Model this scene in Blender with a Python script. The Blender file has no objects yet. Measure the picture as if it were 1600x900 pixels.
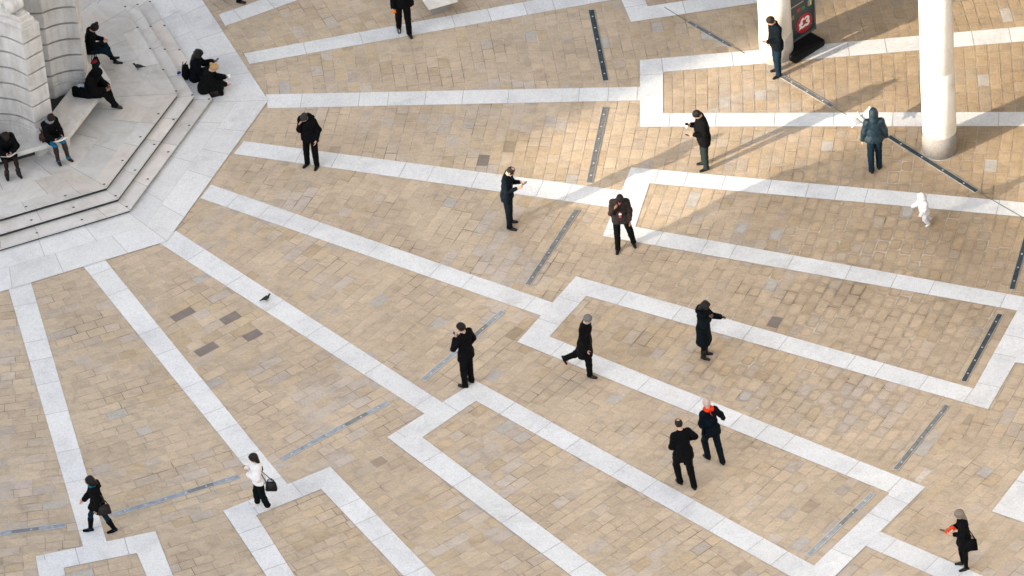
import bpy, bmesh, math, random
import numpy as np
from mathutils import Vector, Matrix

# ------------------------------------------------------------------ camera
SC = bpy.context.scene
COL = SC.collection
RX, RY = 1600, 900
FPX = 9086.53
CAM = np.array([12.6783, -112.9275, 83.0])
F = np.array([0.0, 0.78375, -0.62107647])
R = np.array([0.9960926, -0.05485032, -0.06921682])
U = np.array([0.08831492, 0.61864968, 0.78068755])
F /= np.linalg.norm(F); R /= np.linalg.norm(R); U = np.cross(R, F)
cd = bpy.data.cameras.new('camera')
cam = bpy.data.objects.new('camera', cd); COL.objects.link(cam)
M = Matrix(((R[0], U[0], -F[0], CAM[0]), (R[1], U[1], -F[1], CAM[1]), (R[2], U[2], -F[2], CAM[2]), (0, 0, 0, 1)))
cam.matrix_world = M
cd.sensor_width = 36.0; cd.lens = FPX / RX * 36.0
cd.clip_start = 1.0; cd.clip_end = 3000.0
SC.camera = cam

# ------------------------------------------------------------------ light
SUN_AZ, SUN_EL = 29.5, 16.5          # direction the light travels (deg from +x), elevation
w = bpy.data.worlds.new('World'); SC.world = w; w.use_nodes = True
nt = w.node_tree; bg = nt.nodes['Background']
sky = nt.nodes.new('ShaderNodeTexSky'); sky.sky_type = 'NISHITA'; sky.sun_disc = False
sky.sun_elevation = math.radians(SUN_EL)
sky.sun_rotation = math.radians(90 - (SUN_AZ + 180))
sky.air_density = 1.0; sky.dust_density = 2.0; sky.ozone_density = 1.0
# thin high cloud: the sky's blue is largely washed out
bw = nt.nodes.new('ShaderNodeRGBToBW'); nt.links.new(sky.outputs[0], bw.inputs[0])
sm = nt.nodes.new('ShaderNodeMix'); sm.data_type = 'RGBA'; sm.inputs[0].default_value = 0.74
nt.links.new(sky.outputs[0], sm.inputs[6]); nt.links.new(bw.outputs[0], sm.inputs[7])
nt.links.new(sm.outputs[2], bg.inputs[0]); bg.inputs[1].default_value = 0.15
sl = bpy.data.lights.new('sun', 'SUN'); sl.energy = 2.3; sl.angle = math.radians(0.75); sl.color = (1.0, 0.84, 0.62)
so = bpy.data.objects.new('sun', sl); COL.objects.link(so)
az, el = math.radians(SUN_AZ), math.radians(SUN_EL)
ldir = Vector((math.cos(az) * math.cos(el), math.sin(az) * math.cos(el), -math.sin(el)))
so.rotation_euler = ldir.to_track_quat('-Z', 'Y').to_euler(); so.location = (-60, -40, 60)
SC.view_settings.view_transform = 'Standard'; SC.view_settings.look = 'None'
SC.view_settings.gamma = 1.0; SC.view_settings.use_curve_mapping = False
SC.view_settings.exposure = 2.02

# ------------------------------------------------------------------ helpers
def G(x, y, z=0.0):
    v = F * FPX + R * (x - RX / 2) - U * (y - RY / 2)
    t = (z - CAM[2]) / v[2]
    p = CAM + v * t
    return np.array([p[0], p[1]])
def G3(x, y, z=0.0):
    g = G(x, y, z); return Vector((g[0], g[1], z))

def tag(o, label=None, cat=None, group=None, kind=None):
    if label: o['label'] = label
    if cat: o['category'] = cat
    if group: o['group'] = group
    if kind: o['kind'] = kind
    return o
def mesh_obj(name, verts, faces, mat, parent=None, smooth=False, loc=None, rotz=0.0):
    me = bpy.data.meshes.new(name)
    me.from_pydata([tuple(map(float, v)) for v in verts], [], [tuple(map(int, f)) for f in faces])
    me.update()
    if mat: me.materials.append(mat)
    if smooth: me.polygons.foreach_set('use_smooth', [True] * len(me.polygons))
    o = bpy.data.objects.new(name, me); COL.objects.link(o)
    if parent: o.parent = parent
    if loc is not None: o.location = loc
    o.rotation_euler[2] = rotz
    return o
def bm_obj(name, bm, mat, parent=None, smooth=False, loc=None, rotz=0.0):
    me = bpy.data.meshes.new(name); bm.to_mesh(me); bm.free()
    if mat: me.materials.append(mat)
    if smooth: me.polygons.foreach_set('use_smooth', [True] * len(me.polygons))
    o = bpy.data.objects.new(name, me); COL.objects.link(o)
    if parent: o.parent = parent
    if loc is not None: o.location = loc
    o.rotation_euler[2] = rotz
    return o
def empty(name, loc, rotz=0.0):
    o = bpy.data.objects.new(name, None); COL.objects.link(o); o.location = loc; o.rotation_euler[2] = rotz
    o.empty_display_size = 0.2
    return o
def prism(bm, pts, z0, z1, bevel=0.0):
    lo = [bm.verts.new((p[0], p[1], z0)) for p in pts]; hi = [bm.verts.new((p[0], p[1], z1)) for p in pts]
    n = len(pts); fs = []
    a = sum(pts[i][0] * pts[(i + 1) % n][1] - pts[(i + 1) % n][0] * pts[i][1] for i in range(n))
    if a < 0: lo.reverse(); hi.reverse()
    fs.append(bm.faces.new(list(reversed(lo)))); top = bm.faces.new(hi); fs.append(top)
    for i in range(n):
        j = (i + 1) % n; fs.append(bm.faces.new((lo[i], lo[j], hi[j], hi[i])))
    if bevel: bmesh.ops.bevel(bm, geom=list(top.edges), offset=bevel, segments=2, affect='EDGES', profile=0.6)
    return top
def box(bm, cx, cy, cz, sx, sy, sz, rz=0.0, bevel=0.0, rot=None):
    r = bmesh.ops.create_cube(bm, size=1.0)
    m = Matrix.Translation((cx, cy, cz)) @ (rot if rot else Matrix.Rotation(rz, 4, 'Z')) @ Matrix.Diagonal((sx, sy, sz, 1))
    bmesh.ops.transform(bm, matrix=m, verts=r['verts'])
    if bevel:
        es = list({e for v in r['verts'] for e in v.link_edges})
        bmesh.ops.bevel(bm, geom=es, offset=bevel, segments=2, affect='EDGES', profile=0.6)
def tube(bm, pts, r, seg=8, cap=True):
    pts = [Vector(p) for p in pts]; n = len(pts)
    rs = r if isinstance(r, (list, tuple)) else [r] * n
    rings = []
    up = Vector((0, 0, 1))
    for i, p in enumerate(pts):
        t = (pts[min(i + 1, n - 1)] - pts[max(i - 1, 0)]).normalized()
        a = t.cross(up)
        if a.length < 0.1: a = t.cross(Vector((1, 0, 0)))
        a.normalize(); b = t.cross(a)
        rings.append([bm.verts.new(p + (a * math.cos(2 * math.pi * k / seg) + b * math.sin(2 * math.pi * k / seg)) * rs[i]) for k in range(seg)])
    for i in range(n - 1):
        for k in range(seg):
            bm.faces.new((rings[i][k], rings[i][(k + 1) % seg], rings[i + 1][(k + 1) % seg], rings[i + 1][k]))
    if cap:
        bm.faces.new(rings[0]); bm.faces.new(list(reversed(rings[-1])))
def clip(poly, inside_pts):
    """clip convex poly against convex polygon (ccw)"""
    out = poly
    n = len(inside_pts)
    for i in range(n):
        a = inside_pts[i]; b = inside_pts[(i + 1) % n]
        ex, ey = b[0] - a[0], b[1] - a[1]
        res = []
        for k in range(len(out)):
            p = out[k]; q = out[(k + 1) % len(out)]
            dp = ex * (p[1] - a[1]) - ey * (p[0] - a[0]); dq = ex * (q[1] - a[1]) - ey * (q[0] - a[0])
            if dp >= 0: res.append(p)
            if (dp >= 0) != (dq >= 0):
                t = dp / (dp - dq); res.append((p[0] + (q[0] - p[0]) * t, p[1] + (q[1] - p[1]) * t))
        out = res
        if len(out) < 3: return []
    return out
def inpoly(p, poly):
    c = False; n = len(poly); j = n - 1
    for i in range(n):
        xi, yi = poly[i]; xj, yj = poly[j]
        if (yi > p[1]) != (yj > p[1]) and p[0] < (xj - xi) * (p[1] - yi) / (yj - yi) + xi: c = not c
        j = i
    return c

# ------------------------------------------------------------------ materials
def newmat(name):
    m = bpy.data.materials.new(name); m.use_nodes = True
    return m, m.node_tree.nodes, m.node_tree.links, m.node_tree.nodes['Principled BSDF']
def ramp(N, L, src, stops):
    r = N.new('ShaderNodeValToRGB'); L.new(src, r.inputs[0])
    while len(r.color_ramp.elements) < len(stops): r.color_ramp.elements.new(0.5)
    for e, (p, c) in zip(r.color_ramp.elements, stops):
        e.position = p; e.color = (c[0], c[1], c[2], 1)
    return r.outputs[0]
def noise(N, L, scale, detail=4, rough=0.55, coord=None, dist=0.0):
    n = N.new('ShaderNodeTexNoise'); n.inputs['Scale'].default_value = scale
    n.inputs['Detail'].default_value = detail; n.inputs['Roughness'].default_value = rough
    n.inputs['Distortion'].default_value = dist
    if coord: L.new(coord, n.inputs['Vector'])
    return n.outputs['Fac']
def mix(N, L, mode, fac, a, b):
    m = N.new('ShaderNodeMix'); m.data_type = 'RGBA'; m.blend_type = mode
    for s, v in ((0, fac), (6, a), (7, b)):
        if hasattr(v, 'is_linked') or hasattr(v, 'links'): L.new(v, m.inputs[s])
        elif isinstance(v, (int, float)): m.inputs[s].default_value = v
        else: m.inputs[s].default_value = (v[0], v[1], v[2], 1)
    return m.outputs[2]
def math_(N, L, op, a, b=None, c=None):
    m = N.new('ShaderNodeMath'); m.operation = op
    for i, v in enumerate((a, b, c)):
        if v is None: continue
        if isinstance(v, (int, float)): m.inputs[i].default_value = v
        else: L.new(v, m.inputs[i])
    return m.outputs[0]
def bump(N, L, b, h, strength=0.3, dist=0.01):
    n = N.new('ShaderNodeBump'); n.inputs['Strength'].default_value = strength; n.inputs['Distance'].default_value = dist
    L.new(h, n.inputs['Height']); L.new(n.outputs[0], b.inputs['Normal'])
def geo(N): return N.new('ShaderNodeNewGeometry').outputs['Position']
def objc(N): return N.new('ShaderNodeTexCoord').outputs['Object']

def cloth(name, col, rough=0.85, var=0.25, scale=14, sheen=0.0):
    m, N, L, B = newmat(name)
    n = noise(N, L, scale, 4, 0.6, objc(N)); n2 = noise(N, L, 160, 2, 0.5, objc(N))
    c = ramp(N, L, n, [(0.3, [k * (1 - var) for k in col]), (0.75, [min(1, k * (1 + var)) for k in col])])
    L.new(c, B.inputs['Base Color']); B.inputs['Roughness'].default_value = rough
    B.inputs['Specular IOR Level'].default_value = 0.3 if rough < 0.6 else 0.05
    h = math_(N, L, 'ADD', math_(N, L, 'MULTIPLY', n, 3.0), n2)
    bump(N, L, B, h, 0.5, 0.012)
    if sheen: B.inputs['Sheen Weight'].default_value = sheen
    return m
_cl = {}
def C(name, col, **k):
    if name not in _cl: _cl[name] = cloth(name, col, **k)
    return _cl[name]
def plain(name, col, rough=0.5, metal=0.0, spec=0.5):
    m, N, L, B = newmat(name)
    n = noise(N, L, 30, 3, 0.5, objc(N))
    c = ramp(N, L, n, [(0.3, [k * 0.88 for k in col]), (0.7, [min(1, k * 1.08) for k in col])])
    L.new(c, B.inputs['Base Color']); B.inputs['Roughness'].default_value = rough; B.inputs['Metallic'].default_value = metal
    B.inputs['Specular IOR Level'].default_value = spec
    return m

def mat_pavers():
    m, N, L, B = newmat('sandstone_pavers')
    pos = geo(N)
    at = N.new('ShaderNodeAttribute'); at.attribute_name = 'tint'; base = at.outputs['Color']
    uvn = N.new('ShaderNodeUVMap'); uvn.uv_map = 'uv'
    rn = N.new('ShaderNodeAttribute'); rn.attribute_name = 'rnd'
    rs = N.new('ShaderNodeSeparateColor'); L.new(rn.outputs['Color'], rs.inputs[0])
    # mineral mottling
    mp = N.new('ShaderNodeMapping'); mp.inputs['Scale'].default_value = (1.0, 1.6, 1.0); L.new(pos, mp.inputs[0])
    n1 = noise(N, L, 3.2, 6, 0.62, mp.outputs[0], 0.8)
    n2 = noise(N, L, 22, 5, 0.65, pos)
    n3 = noise(N, L, 0.45, 5, 0.6, pos)
    n4 = noise(N, L, 110, 2, 0.6, pos)
    c = mix(N, L, 'MULTIPLY', 1.0, base, ramp(N, L, n1, [(0.28, (0.80, 0.79, 0.78)), (0.5, (0.97, 0.96, 0.94)), (0.72, (1.09, 1.07, 1.03))]))
    c = mix(N, L, 'MULTIPLY', 1.0, c, ramp(N, L, n2, [(0.3, (0.88, 0.87, 0.86)), (0.7, (1.08, 1.07, 1.06))]))
    c = mix(N, L, 'MULTIPLY', 1.0, c, ramp(N, L, n3, [(0.35, (0.90, 0.89, 0.88)), (0.65, (1.04, 1.04, 1.03))]))
    c = mix(N, L, 'MULTIPLY', 1.0, c, ramp(N, L, n4, [(0.3, (0.94, 0.94, 0.94)), (0.7, (1.05, 1.05, 1.05))]))
    # worn arris ring following each stone's outline
    sub = N.new('ShaderNodeVectorMath'); sub.operation = 'SUBTRACT'; L.new(uvn.outputs[0], sub.inputs[0]); sub.inputs[1].default_value = (0.5, 0.5, 0)
    ab = N.new('ShaderNodeVectorMath'); ab.operation = 'ABSOLUTE'; L.new(sub.outputs[0], ab.inputs[0])
    sx = N.new('ShaderNodeSeparateXYZ'); L.new(ab.outputs[0], sx.inputs[0])
    p4 = math_(N, L, 'POWER', math_(N, L, 'ADD', math_(N, L, 'POWER', sx.outputs[0], 4.0), math_(N, L, 'POWER', sx.outputs[1], 4.0)), 0.25)
    nn = noise(N, L, 6, 3, 0.6, pos)
    dd = math_(N, L, 'ADD', p4, math_(N, L, 'MULTIPLY', math_(N, L, 'SUBTRACT', nn, 0.5), 0.16))
    ringf = ramp(N, L, dd, [(0.30, (0, 0, 0)), (0.40, (1, 1, 1)), (0.46, (0.35, 0.35, 0.35)), (0.5, (0.7, 0.7, 0.7))])
    fac = math_(N, L, 'MULTIPLY', ringf, math_(N, L, 'MULTIPLY', rs.outputs[0], 0.45))
    c = mix(N, L, 'MULTIPLY', fac, c, (0.62, 0.54, 0.44))
    # scattered small dirt spots
    vo = N.new('ShaderNodeTexVoronoi'); vo.inputs['Scale'].default_value = 1.7; L.new(pos, vo.inputs['Vector'])
    sp = ramp(N, L, vo.outputs['Distance'], [(0.010, (0.35, 0.33, 0.30)), (0.028, (1, 1, 1))])
    c = mix(N, L, 'MULTIPLY', 0.8, c, sp)
    L.new(c, B.inputs['Base Color'])
    L.new(ramp(N, L, n2, [(0.3, (0.62, 0.62, 0.62)), (0.7, (0.82, 0.82, 0.82))]), B.inputs['Roughness'])
    B.inputs['Specular IOR Level'].default_value = 0.35
    h = math_(N, L, 'ADD', math_(N, L, 'MULTIPLY', n1, 1.2), math_(N, L, 'ADD', math_(N, L, 'MULTIPLY', n2, 0.5), math_(N, L, 'MULTIPLY', ringf, -0.35)))
    bump(N, L, B, h, 0.55, 0.012)
    return m
def mat_mortar():
    m, N, L, B = newmat('pointing_mortar')
    pos = geo(N)
    n = noise(N, L, 0.9, 5, 0.7, pos, 0.5); n2 = noise(N, L, 14, 4, 0.6, pos)
    c = ramp(N, L, n, [(0.36, (0.20, 0.16, 0.12)), (0.5, (0.42, 0.365, 0.30)), (0.66, (0.62, 0.565, 0.50))])
    c = mix(N, L, 'MULTIPLY', 1.0, c, ramp(N, L, n2, [(0.3, (0.75, 0.75, 0.75)), (0.7, (1.1, 1.1, 1.1))]))
    L.new(c, B.inputs['Base Color']); B.inputs['Roughness'].default_value = 0.95
    return m
def mat_granite(name, col, speck=1.0, attr=True, warm=0.0):
    m, N, L, B = newmat(name)
    pos = geo(N)
    n1 = noise(N, L, 34, 5, 0.85, pos); n2 = noise(N, L, 1.1, 6, 0.65, pos, 0.4); n3 = noise(N, L, 9, 5, 0.7, pos)
    lo = 1 - 0.36 * speck
    c = mix(N, L, 'MULTIPLY', 1.0, col, ramp(N, L, n1, [(0.33, (lo, lo, lo)), (0.48, (0.96, 0.96, 0.96)), (0.7, (1.06, 1.06, 1.06))]))
    c = mix(N, L, 'MULTIPLY', 1.0, c, ramp(N, L, n2, [(0.32, (0.86, 0.86, 0.87)), (0.5, (0.98, 0.98, 0.98)), (0.7, (1.03, 1.03, 1.02))]))
    c = mix(N, L, 'MULTIPLY', 1.0, c, ramp(N, L, n3, [(0.3, (0.93, 0.93, 0.93)), (0.7, (1.03, 1.03, 1.03))]))
    if attr:
        at = N.new('ShaderNodeAttribute'); at.attribute_name = 'tint'
        c = mix(N, L, 'MULTIPLY', 1.0, c, at.outputs['Color'])
    vo = N.new('ShaderNodeTexVoronoi'); vo.inputs['Scale'].default_value = 1.3; L.new(pos, vo.inputs['Vector'])
    c = mix(N, L, 'MULTIPLY', 0.6, c, ramp(N, L, vo.outputs['Distance'], [(0.018, (0.5, 0.49, 0.48)), (0.03, (1, 1, 1))]))
    n5 = noise(N, L, 0.7, 7, 0.72, pos, 1.2)
    c = mix(N, L, 'MULTIPLY', 0.7, c, ramp(N, L, n5, [(0.30, (0.80, 0.78, 0.75)), (0.42, (0.97, 0.965, 0.96)), (0.5, (1, 1, 1))]))
    L.new(c, B.inputs['Base Color']); B.inputs['Roughness'].default_value = 0.7; B.inputs['Specular IOR Level'].default_value = 0.4
    bump(N, L, B, math_(N, L, 'ADD', n1, math_(N, L, 'MULTIPLY', n3, 1.0)), 0.25, 0.004)
    return m
def mat_portland(name, col, attr=False, streak=1.0):
    m, N, L, B = newmat(name)
    pos = geo(N)
    mp = N.new('ShaderNodeMapping'); mp.inputs['Scale'].default_value = (3.2, 3.2, 0.45); L.new(pos, mp.inputs[0])
    n1 = noise(N, L, 1.5, 6, 0.7, mp.outputs[0], 0.3); n2 = noise(N, L, 1.4, 6, 0.7, pos, 0.8); n3 = noise(N, L, 40, 4, 0.6, pos)
    c = mix(N, L, 'MULTIPLY', streak, col, ramp(N, L, n1, [(0.32, (0.76, 0.75, 0.74)), (0.47, (0.93, 0.925, 0.915)), (0.65, (1.05, 1.05, 1.04))]))
    c = mix(N, L, 'MULTIPLY', 1.0, c, ramp(N, L, n2, [(0.3, (0.80, 0.77, 0.73)), (0.5, (0.97, 0.96, 0.95)), (0.7, (1.05, 1.05, 1.05))]))
    c = mix(N, L, 'MULTIPLY', 1.0, c, ramp(N, L, n3, [(0.3, (0.93, 0.93, 0.93)), (0.7, (1.04, 1.04, 1.04))]))
    if attr:
        at = N.new('ShaderNodeAttribute'); at.attribute_name = 'tint'
        c = mix(N, L, 'MULTIPLY', 1.0, c, at.outputs['Color'])
    L.new(c, B.inputs['Base Color']); B.inputs['Roughness'].default_value = 0.8; B.inputs['Specular IOR Level'].default_value = 0.3
    bump(N, L, B, math_(N, L, 'ADD', n3, n2), 0.3, 0.006)
    return m

M_PAVER = mat_pavers(); M_MORTAR = mat_mortar()
M_GRAN = mat_granite('pale_granite', (0.745, 0.76, 0.785))
M_JOINT = plain('granite_joint', (0.38, 0.38, 0.39), 0.9)
M_JOINTL = plain('platform_joint', (0.10, 0.10, 0.10), 0.9)
M_COLB = mat_granite('column_foot_granite', (0.30, 0.285, 0.28), 1.9, False)
M_COLB2 = mat_granite('column_foot_pale', (0.55, 0.54, 0.53), 1.0, False)
M_STEP = mat_portland('step_limestone', (0.645, 0.645, 0.65), True, 0.25)
M_PORT = mat_portland('portland_stone', (0.63, 0.63, 0.635))
M_PORT2 = mat_portland('portland_stone_bench', (0.68, 0.675, 0.67), False, 0.5)
M_WHITE = mat_portland('column_white_stone', (0.80, 0.78, 0.75), False, 0.12)
M_DARKJ = plain('recess_shade', (0.025, 0.03, 0.03), 0.95)  # near-black colour stands in for shade in recesses and under overhangs

# ------------------------------------------------------------------ paving
random.seed(7)
class Sheet:
    """flat polygons with tint / rnd colour attributes and a uv map, one mesh"""
    def __init__(s): s.v = []; s.f = []; s.t = []; s.r = []; s.u = []
    def add(s, poly, z, tint, rnd=(0, 0, 0), uv=None):
        b = len(s.v); s.v += [(p[0], p[1], z) for p in poly]; s.f.append(list(range(b, b + len(poly))))
        s.t.append(tint); s.r.append(rnd); s.u.append(uv if uv else [(0.5, 0.5)] * len(poly))
    def build(s, name, mat, parent=None):
        o = mesh_obj(name, s.v, s.f, mat, parent)
        me = o.data
        ta = me.color_attributes.new('tint', 'FLOAT_COLOR', 'CORNER'); ra = me.color_attributes.new('rnd', 'FLOAT_COLOR', 'CORNER')
        uvl = me.uv_layers.new(name='uv')
        tc, rc, uc = [], [], []
        for f, t, r, u in zip(s.f, s.t, s.r, s.u):
            for k in range(len(f)):
                tc += [t[0], t[1], t[2], 1]; rc += [r[0], r[1], r[2], 1]; uc += [u[k][0], u[k][1]]
        ta.data.foreach_set('color', tc); ra.data.foreach_set('color', rc); uvl.data.foreach_set('uv', uc)
        return o

PH = math.radians(3.5204)
def sect(k):                       # sector k centre angle (15 degree pitch)
    return PH - k * math.pi / 12
# tone clusters
def vn(x, y, s, seed):
    v = 0
    for i, (a, b, c) in enumerate(((1.0, 0.6, 0.3), (-0.7, 1.1, 1.9), (0.4, -1.3, 4.1), (1.7, 0.9, 2.2), (-1.4, -0.5, 5.0))):
        v += math.sin((a * x + b * y) * s + c * seed + 1.7 * math.sin((b * x - a * y) * s * 0.6 + seed * c))
    return v / 5
DARK = [tuple(G(*p)) for p in ((291, 496), (355, 495), (399, 515), (307, 549), (1224, 498), (750, 246))]
def paver_tint(x, y):
    u = random.random()
    g = vn(x, y, 0.75, 1.3) + random.gauss(0, 0.45)
    o = vn(x, y, 0.6, 4.7) + random.gauss(0, 0.5)
    base = np.array([0.472, 0.402, 0.312])
    if g > 0.52: base = np.array([0.45, 0.405, 0.36])
    if g > 0.80: base = np.array([0.43, 0.41, 0.40])
    if o > 0.75 and g < 0.8: base = np.array([0.47, 0.385, 0.265])
    if o > 1.2: base = np.array([0.43, 0.345, 0.225])
    # the lower left field is cooler and the far right field is more ochre, and darkened to stand in for arcade shade
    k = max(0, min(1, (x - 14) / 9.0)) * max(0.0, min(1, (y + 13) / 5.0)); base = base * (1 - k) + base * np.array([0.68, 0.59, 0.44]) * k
    k = max(0, min(1, (9 - x) / 10.0)); base = base * (1 - k) + base * np.array([0.93, 0.95, 0.98]) * k
    base = base * 0.58 + np.array([0.475, 0.405, 0.315]) * 0.42
    base = base * np.array([1.11, 1.085, 1.10])
    base = base * random.uniform(0.92, 1.07) * (1 + 0.05 * vn(x, y, 1.4, 9.0))
    if u < 0.004: base = base * 0.75
    if u > 0.992: base = np.array([0.46, 0.44, 0.425])
    return base
def in_rough(x, y):
    d = math.hypot((x - 21.5) / 6.0, (y + 9.5) / 5.0)
    return vn(x, y, 0.42, 2.9) * 0.65 + 0.75 - d * 0.75
SHEET = Sheet()
RECTS = []      # polygons (ground) of the framed fields
def lay(theta, region, excl=None, gap=0.012, zl=0.004):
    """courses run perpendicular to theta (direction of the normal); region convex ccw polygon"""
    n = (math.cos(theta), math.sin(theta)); t = (-n[1], n[0])
    us = [p[0] * n[0] + p[1] * n[1] for p in region]; vs = [p[0] * t[0] + p[1] * t[1] for p in region]
    u = min(us); u = math.floor(u / 0.278) * 0.278
    while u < max(us):
        wd = 0.278 + random.uniform(-0.012, 0.012)
        v = min(vs) - random.uniform(0, 0.6)
        while v < max(vs):
            ln = random.choice((0.34, 0.38, 0.42, 0.42, 0.46, 0.5, 0.56))
            cx, cy = (u + wd / 2) * n[0] + (v + ln / 2) * t[0], (u + wd / 2) * n[1] + (v + ln / 2) * t[1]
            ok = True
            if excl:
                for e in excl:
                    if inpoly((cx, cy), e): ok = False; break
            if ok:
                rg = in_rough(cx, cy) + random.gauss(0, 0.35)
                cr = 0.010 if rg < 0.3 else (0.03 if rg < 0.8 else 0.055)
                g2 = gap * 0.5 * (1.0 if rg < 0.6 else 1.5)
                q = []
                uv = []
                hw, hl = wd / 2 - g2, ln / 2 - g2
                for (sx, sy) in ((1, -1), (1, 1), (-1, 1), (-1, -1)):
                    j = random.uniform(-0.006, 0.004) * (1 if cr < 0.02 else 2.2)
                    k = random.uniform(-0.006, 0.004) * (1 if cr < 0.02 else 2.2)
                    c1 = cr * random.uniform(0.4, 1.5)
                    x0, y0 = sx * (hw + j), sy * (hl + k)
                    if sx * sy < 0: pp = [(x0 - sx * c1, y0), (x0 - sx * c1 * 0.3, y0 - sy * c1 * 0.3), (x0, y0 - sy * c1)]
                    else: pp = [(x0, y0 - sy * c1), (x0 - sx * c1 * 0.3, y0 - sy * c1 * 0.3), (x0 - sx * c1, y0)]
                    q += pp
                P = [(cx + a * n[0] + b * t[0], cy + a * n[1] + b * t[1]) for a, b in q]
                P = clip(P, region)
                if len(P) >= 3:
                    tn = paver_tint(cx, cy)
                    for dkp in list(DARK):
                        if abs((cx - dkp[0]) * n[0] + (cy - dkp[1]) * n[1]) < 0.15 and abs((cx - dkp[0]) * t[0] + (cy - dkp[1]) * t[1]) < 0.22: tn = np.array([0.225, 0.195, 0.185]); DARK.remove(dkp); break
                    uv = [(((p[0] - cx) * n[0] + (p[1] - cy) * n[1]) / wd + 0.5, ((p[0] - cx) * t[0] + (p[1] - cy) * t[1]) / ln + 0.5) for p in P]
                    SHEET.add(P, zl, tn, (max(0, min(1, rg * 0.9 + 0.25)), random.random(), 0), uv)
            v += ln
        u += wd

def gp(*pts): return [tuple(G(x, y)) for x, y in pts]
def ext(a, b, d):
    a = np.array(a); b = np.array(b); v = (b - a) / np.linalg.norm(b - a); return tuple(b + v * d)
def ccw(P):
    a = sum(P[i][0] * P[(i + 1) % len(P)][1] - P[(i + 1) % len(P)][0] * P[i][1] for i in range(len(P)))
    return P if a > 0 else P[::-1]

def inset(P, d):
    """offset a polygon inwards (works for the gentle shapes used here)"""
    P = [np.array(p) for p in ccw(list(P))]; n = len(P); out = []
    for i in range(n):
        a, b, c = P[i - 1], P[i], P[(i + 1) % n]
        u = (b - a) / np.linalg.norm(b - a); v = (c - b) / np.linalg.norm(c - b)
        n1 = np.array([-u[1], u[0]]); n2 = np.array([-v[1], v[0]]); m = n1 + n2; m /= max(0.5, m @ m) ** 0.5 * 1.0
        k = d / max(0.4, m @ n1); out.append(tuple(b + m * k))
    return out

# white bands: two long edges a0->a1, b0->b1 (ground points)
BANDS = []
def band(a0, a1, b0, b1, e0=0.0, e1=0.0):
    A0, A1, B0, B1 = [tuple(G(*p)) for p in (a0, a1, b0, b1)]
    if e1: A1, B1 = ext(A0, A1, e1), ext(B0, B1, e1)
    A1_, B1_ = A1, B1
    if e0: A0, B0 = ext(A1, A0, e0), ext(B1, B0, e0)
    BANDS.append((A0, A1, B0, B1))
# radial bands
band((342, 23), (640, -80), (352, 41), (640, -62), 0, 6)
band((381, 84), (800, 7), (390, 100.5), (957, 0), 0, 9)
band((416, 148), (1000, 136), (418.5, 169.5), (1000, 157.3), 0, 0.2)
band((381, 221), (971, 298), (365, 241), (957, 325), 0, 0.2)
band((330, 289), (861, 472.5), (313, 310), (844, 493), 0, 0.2)
band((275, 361), (686, 626), (247, 379), (661, 645), 0, 0.2)
band((162, 404), (449, 757), (128, 414), (414, 768), 0, 0.2)
band((47, 437), (166, 845), (12, 447), (130, 854), 0, 0.2)
band((1377, 832), (1535, 900), (1353, 853.6), (1458, 900), 0.2, 9)
# framed fields: outer/inner corners; arm (near side), then two long arms
FRAMES = []
def frame(oc1, oc2, ic1, ic2, a_o, a_i, b_o, b_i, e=10.0, close=None):
    """oc1/ic1 first corner with arm a; oc2/ic2 second corner with arm b"""
    O1, O2, I1, I2, AO, AI, BO, BI = [tuple(G(*p)) for p in (oc1, oc2, ic1, ic2, a_o, a_i, b_o, b_i)]
    if close is None:
        AO, AI, BO, BI = ext(O1, AO, e), ext(I1, AI, e), ext(O2, BO, e), ext(I2, BI, e)
    BANDS.append((O1, O2, I1, I2)); BANDS.append((O1, AO, I1, AI)); BANDS.append((O2, BO, I2, BI))
    d = np.array(O2) - np.array(O1); th = math.atan2(d[1], d[0]) + math.pi / 2
    FRAMES.append((th, ccw([I1, AI, BI, I2]), ccw([O1, AO, BO, O2])))
frame((1000, 94.5), (1000, 198.5), (1036, 113), (1036, 177.5), (1600, 42), (1600, 65), (1600, 197.5), (1600, 175.5), 8)
frame((986, 35), (971, 0), (1012, 10.5), (1007.5, 0), (1300, -13), (1300, -33), (955, -38), (991, -38), 0.01, True)
frame((986, 262), (942, 369.5), (1015, 287), (992.5, 355), (1600, 317), (1595, 339), (1590, 486), (1600, 464.5), 8)
frame((900, 432.5), (808.5, 535), (916, 463), (858.5, 526.5), (1544, 640), (1522, 608), (1446, 762), (1390, 771), 0.01, True)
FRAMES.pop()
O = [tuple(G(*p)) for p in ((900, 432.5), (808.5, 535), (1446, 762), (1600, 541), (1590, 486))]
BANDS.pop(); BANDS.pop()
# third field: its upper arm runs to the far corner, its lower arm too
BANDS.append(tuple(gp((900, 432.5), (1522, 608), (916, 463), (1544, 640))))
BANDS.append(tuple(gp((858.5, 526.5), (1446, 762), (808.5, 535), (1390, 771))))
BANDS.append(tuple(gp((1589, 487), (1522, 608), (1622, 505), (1544, 640))))
BANDS.append(tuple(gp((1600, 464.5), (1589, 487), (1640, 472), (1622, 505))))
BANDS.append(tuple(gp((1585, 567), (1760, 590), (1598, 540), (1770, 565))))
d = np.array(O[1]) - np.array(O[0])
FRAMES.append((math.atan2(d[1], d[0]) + math.pi / 2, ccw(gp((908, 448), (833, 531), (1418, 764), (1533, 624))), ccw(gp((900, 432.5), (808.5, 535), (1446, 762), (1544, 640)))))
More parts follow.
